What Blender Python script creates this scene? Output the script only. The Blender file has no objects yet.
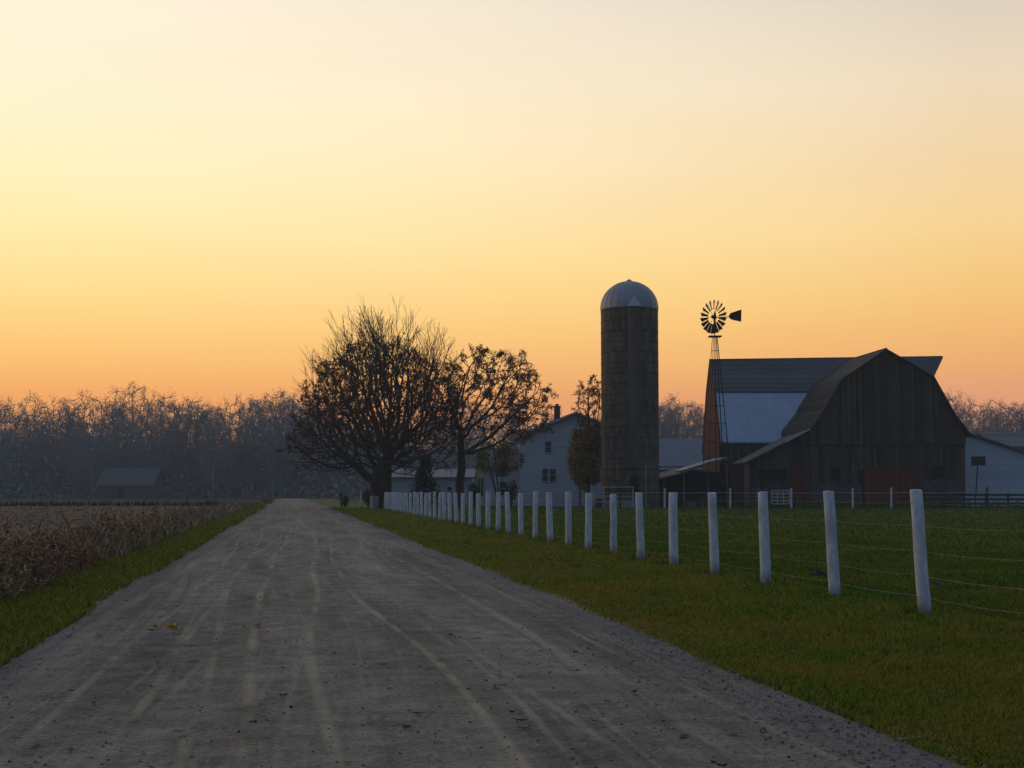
import bpy, math, random
import numpy as np
from mathutils import Vector
random.seed(7); rng = np.random.default_rng(11)
R = math.radians
scene = bpy.context.scene
COL = scene.collection

# ------------------------------------------------------------------ camera model
F = 1400.0; HC = 1.28; PT = math.atan(108.0/F)
def at(px, py, Y):
    dx = (px-512)/F; dy = (384-py)/F
    vy = math.cos(PT)-dy*math.sin(PT); vz = dy*math.cos(PT)+math.sin(PT)
    t = Y/vy
    return Vector((dx*t, Y, HC+vz*t))
def XZ(px, py, Y):
    p = at(px, py, Y); return (p.x, p.z)
def zat(py, Y): return at(512, py, Y).z
def xat(px, Y, py=492): return at(px, py, Y).x
def ground(px, py):
    dx = (px-512)/F; dy = (384-py)/F
    vy = math.cos(PT)-dy*math.sin(PT); vz = dy*math.cos(PT)+math.sin(PT)
    t = -HC/vz
    return Vector((dx*t, vy*t, 0))
YAW = math.atan(-(290-512)/F*math.cos(PT))
RD = Vector((-math.sin(YAW), math.cos(YAW), 0)); LD = Vector((math.cos(YAW), math.sin(YAW), 0))
def rp(l, s, z=0.0): return LD*l + RD*s + Vector((0, 0, z))
def lateral(p): return p.x*LD.x+p.y*LD.y
def along(p): return p.x*RD.x+p.y*RD.y

cam = bpy.data.cameras.new('camera'); cam.sensor_width = 36; cam.lens = F*36/1024
cam.clip_end = 4000; cam.clip_start = .05
co = bpy.data.objects.new('camera', cam); COL.objects.link(co)
co.location = (0, 0, HC); co.rotation_euler = (math.pi/2+PT, 0, 0)
scene.camera = co
scene.view_settings.view_transform = 'Standard'
scene.view_settings.look = 'None'; scene.view_settings.exposure = 0; scene.view_settings.gamma = 1
scene.view_settings.use_curve_mapping = False
scene.render.engine = 'CYCLES'

# ------------------------------------------------------------------ node helpers
def lin(c):
    return tuple((v/255/12.92 if v/255 <= .04045 else ((v/255+.055)/1.055)**2.4) for v in c)
class NT:
    def __init__(s, tree): s.t = tree; s.n = tree.nodes; s.l = tree.links
    def new(s, typ, **kw):
        n = s.n.new(typ)
        for k, v in kw.items(): setattr(n, k, v)
        return n
    def link(s, a, b): s.l.new(a, b)
    def setin(s, sock, v):
        if isinstance(v, bpy.types.NodeSocket): s.l.new(v, sock)
        else: sock.default_value = v
    def math(s, op, a, b=0.0, c=None, clamp=False):
        n = s.new('ShaderNodeMath', operation=op, use_clamp=clamp)
        s.setin(n.inputs[0], a); s.setin(n.inputs[1], b)
        if c is not None: s.setin(n.inputs[2], c)
        return n.outputs[0]
    def noise(s, vec, scale, detail=3, rough=.55, dim='3D'):
        n = s.new('ShaderNodeTexNoise'); n.noise_dimensions = dim
        if vec is not None: s.link(vec, n.inputs['Vector'])
        n.inputs['Scale'].default_value = scale; n.inputs['Detail'].default_value = detail
        n.inputs['Roughness'].default_value = rough
        return n.outputs['Fac']
    def ramp(s, fac, stops, interp='LINEAR'):
        n = s.new('ShaderNodeValToRGB'); cr = n.color_ramp; cr.interpolation = interp
        while len(cr.elements) < len(stops): cr.elements.new(1)
        for e, (p, c) in zip(cr.elements, stops):
            e.position = p; e.color = (*c, 1) if len(c) == 3 else c
        s.setin(n.inputs[0], fac); return n.outputs[0]
    def maprange(s, v, a, b, c=0, d=1, smooth=False):
        n = s.new('ShaderNodeMapRange'); n.clamp = True
        if smooth: n.interpolation_type = 'SMOOTHSTEP'
        s.setin(n.inputs[0], v)
        for i, x in zip((1, 2, 3, 4), (a, b, c, d)): n.inputs[i].default_value = x
        return n.outputs[0]
    def mix(s, fac, a, b, mode='MIX'):
        n = s.new('ShaderNodeMix'); n.data_type = 'RGBA'; n.blend_type = mode
        s.setin(n.inputs[0], fac)
        for i, v in ((6, a), (7, b)):
            if isinstance(v, tuple) and len(v) == 3: v = (*v, 1)
            s.setin(n.inputs[i], v)
        return n.outputs[2]
    def mapping(s, vec, scale=(1, 1, 1), rot=(0, 0, 0)):
        n = s.new('ShaderNodeMapping'); s.link(vec, n.inputs[0])
        n.inputs['Scale'].default_value = scale; n.inputs['Rotation'].default_value = rot
        return n.outputs[0]
    def sep(s, vec):
        n = s.new('ShaderNodeSeparateXYZ'); s.link(vec, n.inputs[0]); return n.outputs
    def comb(s, x, y, z):
        n = s.new('ShaderNodeCombineXYZ')
        for i, v in enumerate((x, y, z)): s.setin(n.inputs[i], v)
        return n.outputs[0]

def mk(name, rough=.8, metal=0.0, spec=.3):
    m = bpy.data.materials.new(name); m.use_nodes = True
    nt = NT(m.node_tree); b = m.node_tree.nodes['Principled BSDF']
    b.inputs['Roughness'].default_value = rough; b.inputs['Metallic'].default_value = metal
    b.inputs['Specular IOR Level'].default_value = spec
    tc = nt.new('ShaderNodeTexCoord')
    return m, nt, b, tc
def bump(nt, b, h, strength=.4, dist=.02):
    n = nt.new('ShaderNodeBump'); n.inputs['Strength'].default_value = strength
    n.inputs['Distance'].default_value = dist
    nt.link(h, n.inputs['Height']); nt.link(n.outputs[0], b.inputs['Normal'])
def plain(name, c, c2=None, scale=3.0, rough=.8, metal=0, stretch=(1, 1, 1), bs=.3, spec=.3):
    m, nt, b, tc = mk(name, rough, metal, spec)
    c2 = c2 or tuple(x*.6 for x in c)
    f = nt.noise(nt.mapping(tc.outputs['Object'], stretch), scale, 5, .6)
    nt.link(nt.ramp(f, [(.3, c2), (.7, c)]), b.inputs['Base Color'])
    bump(nt, b, f, bs)
    return m
def island(name, stops, rough=.85, patch=None, trans=0.0, pscale=.25):
    """colour varied per blade / leaf, optionally steered by patches"""
    m, nt, b, tc = mk(name, rough, 0, .15)
    g = nt.new('ShaderNodeNewGeometry')
    col = nt.ramp(g.outputs['Random Per Island'], stops)
    if patch:
        p = nt.noise(tc.outputs['Object'], pscale, 4, .6)
        col2 = nt.ramp(g.outputs['Random Per Island'], patch)
        col = nt.mix(nt.maprange(p, .42, .6), col, col2)
    nt.link(col, b.inputs['Base Color'])
    if trans > 0:
        t = nt.new('ShaderNodeBsdfTranslucent'); nt.link(col, t.inputs[0])
        mx = nt.new('ShaderNodeMixShader'); mx.inputs[0].default_value = trans
        nt.link(b.outputs[0], mx.inputs[1]); nt.link(t.outputs[0], mx.inputs[2])
        out = [n for n in nt.n if n.type == 'OUTPUT_MATERIAL'][0]
        nt.link(mx.outputs[0], out.inputs[0])
    return m
def boards(name, c, c2, width=.25, axis='X', rough=.9, groove=.06, horiz=False):
    """weathered boards: tone per board, long streaks, dark joints"""
    m, nt, b, tc = mk(name, rough, 0, .2)
    s = nt.sep(tc.outputs['Object'])
    a = s[{'X': 0, 'Y': 1, 'Z': 2}[axis]]
    u = nt.math('DIVIDE', a, width)
    fl = nt.math('FLOOR', u); fr = nt.math('FRACT', u)
    wn = nt.new('ShaderNodeTexWhiteNoise', noise_dimensions='1D'); nt.link(fl, wn.inputs['W'])
    st = (1, 1, .12) if not horiz else (.12, .12, 1)
    streak = nt.noise(nt.mapping(tc.outputs['Object'], st), 3.2, 5, .65)
    big = nt.noise(tc.outputs['Object'], .35, 4, .6)
    f = nt.math('ADD', nt.math('MULTIPLY', wn.outputs[0], .35), nt.math('ADD', nt.math('MULTIPLY', streak, .45), nt.math('MULTIPLY', big, .35)))
    col = nt.ramp(f, [(.3, c2), (.8, c)])
    gap = nt.math('GREATER_THAN', nt.math('ABSOLUTE', nt.math('SUBTRACT', fr, .5)), .5-groove)
    col = nt.mix(nt.math('MULTIPLY', gap, .75), col, tuple(x*.25 for x in c2))
    nt.link(col, b.inputs['Base Color'])
    bump(nt, b, nt.math('SUBTRACT', streak, nt.math('MULTIPLY', gap, .9)), .5, .02)
    return m

M = {}
M['barn'] = boards('barn_siding', (.135, .088, .058), (.022, .015, .010), .24)
M['barn_low'] = boards('barn_lower_siding', (.13, .088, .06), (.03, .021, .015), .3)
M['barn_red'] = boards('barn_red_siding', (.17, .042, .022), (.085, .023, .013), .26, 'Y')
M['door_red'] = boards('red_door_boards', (.21, .048, .022), (.10, .025, .013), .2)
M['shingle'] = boards('dark_roof_shingles', (.15, .15, .16), (.08, .08, .085), .45, 'Z', .85, .05, True)
M['brown_shingle'] = boards('brown_roof_shingles', (.07, .062, .046), (.034, .03, .023), .45, 'Z', .85, .05, True)
M['green_roof'] = plain('dull_green_roof', (.16, .18, .16), (.09, .10, .09), 1.4)
def metal_roof(name, c, c2, rough, axis='X', pitch=.6, metal=.0):
    m, nt, b, tc = mk(name, rough, metal, .5)
    s = nt.sep(tc.outputs['Object'])
    fr = nt.math('FRACT', nt.math('DIVIDE', s[{'X': 0, 'Y': 1}[axis]], pitch))
    rib = nt.math('GREATER_THAN', nt.math('ABSOLUTE', nt.math('SUBTRACT', fr, .5)), .46)
    f = nt.noise(tc.outputs['Object'], .8, 4, .6)
    col = nt.ramp(f, [(.3, c2), (.7, c)])
    rs = nt.noise(nt.mapping(tc.outputs['Object'], (1.2, 1.2, .15)), 1.6, 5, .7)
    col = nt.mix(nt.maprange(rs, .52, .75, 0, .45), col, (c2[0]*.75, c2[1]*.62, c2[2]*.5))
    col = nt.mix(nt.math('MULTIPLY', rib, .16), col, (c2[0]*.4, c2[1]*.4, c2[2]*.4))
    nt.link(col, b.inputs['Base Color']); bump(nt, b, rib, .3, .02)
    return m
M['white_metal'] = metal_roof('pale_metal_roof', (.38, .48, .60), (.32, .41, .52), .45)
M['blue_metal'] = metal_roof('blue_grey_metal_roof', (.12, .15, .20), (.09, .115, .155), .6)
M['fascia'] = plain('pale_fascia', (.5, .5, .5), (.35, .35, .36), 2)
M['white_wall'] = boards('white_painted_siding', (.54, .60, .66), (.45, .51, .57), .22, 'Z', .7, .05, True)
M['pale_wall'] = boards('pale_block_wall', (.52, .57, .63), (.43, .48, .54), .6, 'Z', .8, .02, True)
M['dull_wall'] = plain('dull_pale_wall', (.30, .33, .36), (.24, .26, .29), 1)
M['grey_wall'] = plain('grey_weathered_wall', (.08, .08, .09), (.065, .065, .072), 1)
M['grey_roof'] = plain('dull_grey_roof', (.07, .07, .09), (.058, .058, .075), 1)
M['stone'] = plain('foundation_stone', (.12, .10, .085), (.05, .045, .04), 2.5, bs=.7)
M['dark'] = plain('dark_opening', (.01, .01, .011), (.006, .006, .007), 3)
M['glass'] = plain('window_glass', (.02, .022, .026), (.015, .016, .02), 2, rough=.12, bs=0, spec=.5)
M['cream_frame'] = plain('cream_window_frame', (.62, .56, .40), (.5, .45, .32), 4)
M['white_frame'] = plain('white_window_frame', (.6, .6, .6), (.48, .49, .5), 4)
M['oldwood'] = plain('old_grey_wood', (.22, .17, .13), (.10, .08, .06), 6, stretch=(1, 1, .15))
M['darkwood'] = plain('dark_wood', (.06, .05, .04), (.03, .025, .02), 6, stretch=(1, 1, .15))
M['brick'] = plain('chimney_brick', (.16, .07, .05), (.07, .035, .03), 9)
M['steel'] = plain('rusty_dark_steel', (.035, .028, .025), (.018, .015, .013), 12, rough=.7, metal=.2)
M['galv'] = plain('galvanised_steel', (.33, .34, .36), (.22, .23, .25), 7, rough=.5, metal=.5)
M['rope'] = plain('pale_fence_rope', (.6, .58, .52), (.4, .38, .35), 9)
M['wire'] = plain('fence_wire', (.42, .39, .31), (.15, .14, .12), 20, rough=.6)
M['concrete'] = plain('weathered_concrete', (.32, .31, .29), (.2, .19, .18), 2)
M['board_grey'] = plain('dark_grey_board', (.05, .05, .055), (.03, .03, .033), 4, rough=.5)
M['sign_white'] = plain('pale_sign_face', (.55, .55, .56), (.4, .4, .42), 3)
M['bark'] = plain('dark_bark', (.07, .052, .042), (.03, .023, .02), 5, stretch=(1, 1, .2), bs=.8)
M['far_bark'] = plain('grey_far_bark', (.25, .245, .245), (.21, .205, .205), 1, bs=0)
# white posts: paint worn near the foot
def post_mat():
    m, nt, b, tc = mk('white_post_paint', .75)
    g = tc.outputs['Object']
    w = nt.noise(nt.mapping(g, (1, 1, .3)), 14, 5, .7)
    w2 = nt.noise(g, 1.7, 3, .6)
    col = nt.ramp(w, [(.3, (.38, .42, .46)), (.62, (.64, .70, .76))])
    col = nt.mix(nt.maprange(w2, .5, .75), col, (.40, .44, .47))
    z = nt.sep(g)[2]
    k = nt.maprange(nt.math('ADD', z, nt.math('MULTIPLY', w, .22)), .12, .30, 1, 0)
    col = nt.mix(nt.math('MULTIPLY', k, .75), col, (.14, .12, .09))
    nt.link(col, b.inputs['Base Color']); bump(nt, b, w, .6, .01); return m
M['post'] = post_mat()
def silo_mat():
    m, nt, b, tc = mk('stave_concrete', .85)
    s = nt.sep(tc.outputs['Object'])
    ang = nt.math('MULTIPLY', nt.math('ARCTAN2', s[0], s[1]), 2.32)
    u = nt.math('DIVIDE', ang, .28); v = nt.math('DIVIDE', s[2], .76)
    row = nt.math('FLOOR', nt.math('ADD', v, nt.math('MULTIPLY', nt.math('MODULO', nt.math('FLOOR', u), 2), .5)))
    fu = nt.math('FRACT', u)
    wn = nt.new('ShaderNodeTexWhiteNoise', noise_dimensions='2D')
    nt.link(nt.comb(nt.math('FLOOR', u), row, 0), wn.inputs['Vector'])
    big = nt.noise(nt.mapping(tc.outputs['Object'], (1, 1, .3)), .7, 5, .65)
    f = nt.math('ADD', nt.math('MULTIPLY', wn.outputs[0], .3), nt.math('MULTIPLY', big, .8))
    col = nt.ramp(f, [(.3, (.065, .045, .03)), (.8, (.21, .15, .105))])
    gap = nt.math('GREATER_THAN', nt.math('ABSOLUTE', nt.math('SUBTRACT', fu, .5)), .44)
    col = nt.mix(nt.math('MULTIPLY', gap, .55), col, (.03, .025, .02))
    nt.link(col, b.inputs['Base Color']); bump(nt, b, nt.math('SUBTRACT', f, gap), .4, .02); return m
M['silo'] = silo_mat()

# ------------------------------------------------------------------ mesh builder
def tag(o, label=None, cat=None, group=None, kind=None):
    if label: o['label'] = label
    if cat: o['category'] = cat
    if group: o['group'] = group
    if kind: o['kind'] = kind
    return o
def empty(name, loc, label=None, cat=None, group=None):
    o = bpy.data.objects.new(name, None); COL.objects.link(o); o.location = loc
    return tag(o, label, cat, group)
def base_of(parent):
    v = Vector((0, 0, 0)); p = parent
    while p is not None: v = v + Vector(p.location); p = p.parent
    return v
class MB:
    def __init__(s): s.v = []; s.f = []
    def add(s, vs, fs):
        n = len(s.v); s.v += [tuple(v) for v in vs]; s.f += [tuple(i+n for i in f) for f in fs]
    def box(s, x0, x1, y0, y1, z0, z1):
        s.add([(x0,y0,z0),(x1,y0,z0),(x1,y1,z0),(x0,y1,z0),(x0,y0,z1),(x1,y0,z1),(x1,y1,z1),(x0,y1,z1)],
              [(0,3,2,1),(4,5,6,7),(0,1,5,4),(1,2,6,5),(2,3,7,6),(3,0,4,7)])
    def prism(s, pts, dvec):
        """closed polygon of 3-D points swept along dvec"""
        n = len(pts); P = [Vector(p) for p in pts]; Q = [p+Vector(dvec) for p in P]
        s.add(P+Q, [tuple(range(n))[::-1], tuple(range(n, 2*n))]+[(i, (i+1) % n, (i+1) % n+n, i+n) for i in range(n)])
    def slab(s, a, b, c, d, t):
        """quad a,b,c,d thickened downward by t"""
        s.prism([a, b, c, d], (0, 0, -t))
    def bar(s, p0, p1, r0, r1=None, n=6, caps=True):
        p0 = Vector(p0); p1 = Vector(p1); r1 = r0 if r1 is None else r1
        d = (p1-p0).normalized(); u = d.cross(Vector((0, 0, 1)) if abs(d.z) < .95 else Vector((1, 0, 0))).normalized(); w = d.cross(u)
        vs = []
        for p, r in ((p0, r0), (p1, r1)):
            for k in range(n):
                a = 2*math.pi*(k+.5)/n; vs.append(p+u*(r*math.cos(a))+w*(r*math.sin(a)))
        fs = [(k, (k+1) % n, (k+1) % n+n, k+n) for k in range(n)]
        if caps: fs += [tuple(range(n))[::-1], tuple(range(n, 2*n))]
        s.add(vs, fs)
    def lathe(s, prof, cx, cy, n=32, caps=True):
        vs = []
        for r, z in prof:
            for k in range(n):
                a = 2*math.pi*k/n; vs.append((cx+r*math.cos(a), cy+r*math.sin(a), z))
        fs = []
        for i in range(len(prof)-1):
            for k in range(n):
                fs.append((i*n+k, i*n+(k+1) % n, (i+1)*n+(k+1) % n, (i+1)*n+k))
        if caps:
            fs.append(tuple(range(n))[::-1]); fs.append(tuple(range((len(prof)-1)*n, len(prof)*n)))
        s.add(vs, fs)
    def build(s, name, mat, parent=None, origin=None, smooth=False):
        o0 = Vector(origin) if origin is not None else (base_of(parent) if parent else Vector((0, 0, 0)))
        me = bpy.data.meshes.new(name)
        me.from_pydata([tuple(Vector(v)-o0) for v in s.v], [], s.f); me.update()
        me.materials.append(M[mat] if isinstance(mat, str) else mat)
        if smooth: me.polygons.foreach_set('use_smooth', [True]*len(me.polygons))
        o = bpy.data.objects.new(name, me); COL.objects.link(o)
        if parent: o.parent = parent
        if not parent: o.location = o0
        return o
def recalc(o):
    import bmesh
    bm = bmesh.new(); bm.from_mesh(o.data); bmesh.ops.recalc_face_normals(bm, faces=bm.faces); bm.to_mesh(o.data); bm.free()
def np_mesh(name, verts, faces, mat, parent=None, origin=None, smooth=False):
    """verts (n,3), faces (m,k) all of the same size"""
    o0 = np.array(origin if origin is not None else (tuple(base_of(parent)) if parent else (0, 0, 0)), float)
    verts = np.asarray(verts, float)-o0; faces = np.asarray(faces, np.int32)
    m, k = faces.shape
    me = bpy.data.meshes.new(name)
    me.vertices.add(len(verts)); me.vertices.foreach_set('co', verts.astype(np.float32).ravel())
    me.loops.add(m*k); me.loops.foreach_set('vertex_index', faces.ravel())
    me.polygons.add(m); me.polygons.foreach_set('loop_start', np.arange(0, m*k, k, dtype=np.int32))
    me.polygons.foreach_set('loop_total', np.full(m, k, np.int32))
    if smooth: me.polygons.foreach_set('use_smooth', np.ones(m, bool))
    me.update(calc_edges=True); me.materials.append(M[mat] if isinstance(mat, str) else mat)
    o = bpy.data.objects.new(name, me); COL.objects.link(o)
    if parent: o.parent = parent
    else: o.location = tuple(o0)
    return o

def leaf_quads(cent, size, rg, elong=1.0):
    n = len(cent); a = rg.normal(0, 1, (n, 3)); a /= np.linalg.norm(a, axis=1)[:, None]; b = rg.normal(0, 1, (n, 3)); b = np.cross(a, b); b /= np.linalg.norm(b, axis=1)[:, None]
    s_ = size*rg.uniform(.5, 1.3, n); a = a*s_[:, None]*elong; b = b*s_[:, None]*.6
    v = np.stack([cent-a, cent+b*.9, cent+a, cent-b], 1).reshape(-1, 3)
    return v, (np.arange(n)*4)[:, None]+np.arange(4)[None]
# ------------------------------------------------------------------ world, sun, haze
SUN_AZ = R(-27); SUN_EL = R(1.6)
w = bpy.data.worlds.new('World'); scene.world = w; w.use_nodes = True
nt = NT(w.node_tree); bg = w.node_tree.nodes['Background']
tc = nt.new('ShaderNodeTexCoord'); s = nt.sep(tc.outputs['Generated'])
el = nt.math('DIVIDE', nt.math('MULTIPLY', nt.math('ARCSINE', s[2]), 180/math.pi), 90, clamp=True)
hl = nt.math('SQRT', nt.math('ADD', nt.math('MULTIPLY', s[0], s[0]), nt.math('MULTIPLY', s[1], s[1])))
dot = nt.math('DIVIDE', nt.math('ADD', nt.math('MULTIPLY', s[0], math.sin(SUN_AZ)), nt.math('MULTIPLY', s[1], math.cos(SUN_AZ))), nt.math('MAXIMUM', hl, .001))
def e2p(y): return math.degrees(math.atan((492-y)/F))/90
SKY_L = [(0, lin((222,144,92))), (e2p(400), lin((240,164,92))), (e2p(370), lin((247,186,108))), (e2p(330), lin((251,205,126))), (e2p(290), lin((253,219,145))), (e2p(240), lin((254,230,167))),
         (e2p(170), lin((254,236,190))), (e2p(90), lin((253,239,206))), (e2p(0), lin((251,237,213))), (.30, lin((205,203,200))), (.5, lin((150,162,184))), (1, lin((112,128,152)))]
SKY_R = [(0, lin((214,142,110))), (e2p(400), lin((224,154,112))), (e2p(370), lin((231,168,108))), (e2p(330), lin((236,182,110))), (e2p(290), lin((239,194,122))), (e2p(240), lin((240,205,142))),
         (e2p(170), lin((236,207,162))), (e2p(90), lin((230,211,182))), (e2p(0), lin((214,202,186))), (.30, lin((180,180,182))), (.5, lin((135,148,170))), (1, lin((112,128,152)))]
SKY_B = [(0, lin((80,98,120))), (.08, lin((98,112,132))), (.2, lin((94,122,156))), (.5, lin((100,124,160))), (1, lin((108,128,156)))]
cl = nt.ramp(el, SKY_L); cr_ = nt.ramp(el, SKY_R); cb = nt.ramp(el, SKY_B)
c1 = nt.mix(nt.maprange(dot, .70, .992), cr_, cl)
gain = nt.ramp(el, [(0, (.56, .56, .56)), (.025, (.465, .465, .465)), (.05, (.43, .427, .415)), (.1, (.405, .40, .395)), (.2, (.385, .385, .385)), (.4, (.333, .333, .333))])
c1 = nt.mix(1.0, c1, gain, 'MULTIPLY'); c1 = nt.mix(1.0, c1, (3.0, 3.0, 3.0), 'MULTIPLY')
c2 = nt.mix(nt.maprange(dot, -.35, .66, smooth=True), cb, c1)
cloud = nt.noise(nt.mapping(tc.outputs['Generated'], (1.5, 1.5, 9)), 2.2, 4, .5)
c2 = nt.mix(nt.maprange(cloud, .45, .75, 0, .05), c2, lin((225,160,130)))
sky = nt.new('ShaderNodeTexSky', sky_type='NISHITA'); sky.sun_disc = False
sky.sun_elevation = SUN_EL; sky.sun_rotation = SUN_AZ; sky.dust_density = 3
sk = nt.mix(1.0, sky.outputs[0], (.05, .05, .05), 'MULTIPLY')
tot = nt.mix(.03, c2, sk)
nt.link(tot, bg.inputs[0]); bg.inputs[1].default_value = 1.0

sl = bpy.data.lights.new('sun', 'SUN'); sl.energy = .6; sl.angle = R(.5); sl.color = (1, .55, .25)
so = bpy.data.objects.new('sun', sl); COL.objects.link(so)
sd = Vector((math.sin(SUN_AZ)*math.cos(SUN_EL), math.cos(SUN_AZ)*math.cos(SUN_EL), math.sin(SUN_EL)))
so.rotation_euler = sd.to_track_quat('Z', 'Y').to_euler(); so.location = (-60, 40, 50)

HZ = MB(); HZ.box(-760, 760, -110, 960, -1.6, 27)
m = bpy.data.materials.new('evening_haze'); m.use_nodes = True
for n in list(m.node_tree.nodes):
    if n.type == 'BSDF_PRINCIPLED': m.node_tree.nodes.remove(n)
pv = m.node_tree.nodes.new('ShaderNodeVolumePrincipled')
pv.inputs['Color'].default_value = (.74, .84, .84, 1); pv.inputs['Density'].default_value = .00072
out = [n for n in m.node_tree.nodes if n.type == 'OUTPUT_MATERIAL'][0]
m.node_tree.links.new(pv.outputs[0], out.inputs['Volume'])
tag(HZ.build('haze', m), 'thin blue-grey evening haze', 'haze', kind='stuff')

# ------------------------------------------------------------------ ground surfaces
def ground_mat(name, stops, scale, stretch=(1, 1, 1), fine=9, bs=.5, extra=None, rough=.95):
    m, nt, b, tc = mk(name, rough, 0, .1)
    g = nt.mapping(tc.outputs['Object'], stretch)
    a = nt.noise(g, scale, 6, .65); f = nt.noise(tc.outputs['Object'], fine, 4, .7)
    v = nt.math('ADD', nt.math('MULTIPLY', a, .6), nt.math('MULTIPLY', f, .4))
    nt.link(nt.ramp(v, stops), b.inputs['Base Color']); bump(nt, b, f, bs, .05); return m
M['pasture'] = ground_mat('pasture_turf', [(.32, (.02, .036, .008)), (.5, (.045, .07, .012)), (.66, (.09, .10, .022))], .35, fine=14)
M['verge'] = ground_mat('verge_turf', [(.3, (.04, .055, .008)), (.48, (.11, .12, .014)), (.6, (.17, .14, .025)), (.7, (.2, .14, .045))], .5, fine=18)
M['verge_l'] = ground_mat('green_verge_turf', [(.3, (.05, .07, .008)), (.6, (.13, .16, .015)), (.72, (.18, .16, .03))], .6, fine=18)
M['field'] = ground_mat('stubble_field', [(.3, (.075, .048, .032)), (.5, (.135, .087, .054)), (.7, (.20, .135, .08))], .12, fine=6)
M['soil'] = ground_mat('dark_soil', [(.3, (.02, .018, .016)), (.7, (.045, .038, .032))], .2)

def sheet(name, mat, l0, l1, s0, s1, z, nl=2, ns=2, zf=None, origin=(0, 0, 0)):
    V = []; 
    for j in range(ns+1):
        for i in range(nl+1):
            l = (l0(s0+(s1-s0)*j/ns) if callable(l0) else l0); h = (l1(s0+(s1-s0)*j/ns) if callable(l1) else l1)
            l = l+(h-l)*i/nl; ss = s0+(s1-s0)*j/ns
            p = rp(l, ss); V.append((p.x, p.y, z+(zf(l, ss) if zf else 0)))
    Fc = [(j*(nl+1)+i, j*(nl+1)+i+1, (j+1)*(nl+1)+i+1, (j+1)*(nl+1)+i) for j in range(ns) for i in range(nl)]
    o = np_mesh(name, V, Fc, mat, smooth=True); return o
g = np_mesh('ground', [(-740, -100, -.06), (740, -100, -.06), (740, 940, -.06), (-740, 940, -.06)], [(0, 1, 2, 3)], 'pasture')
tag(g, 'dark ground reaching to the horizon', kind='structure')

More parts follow.
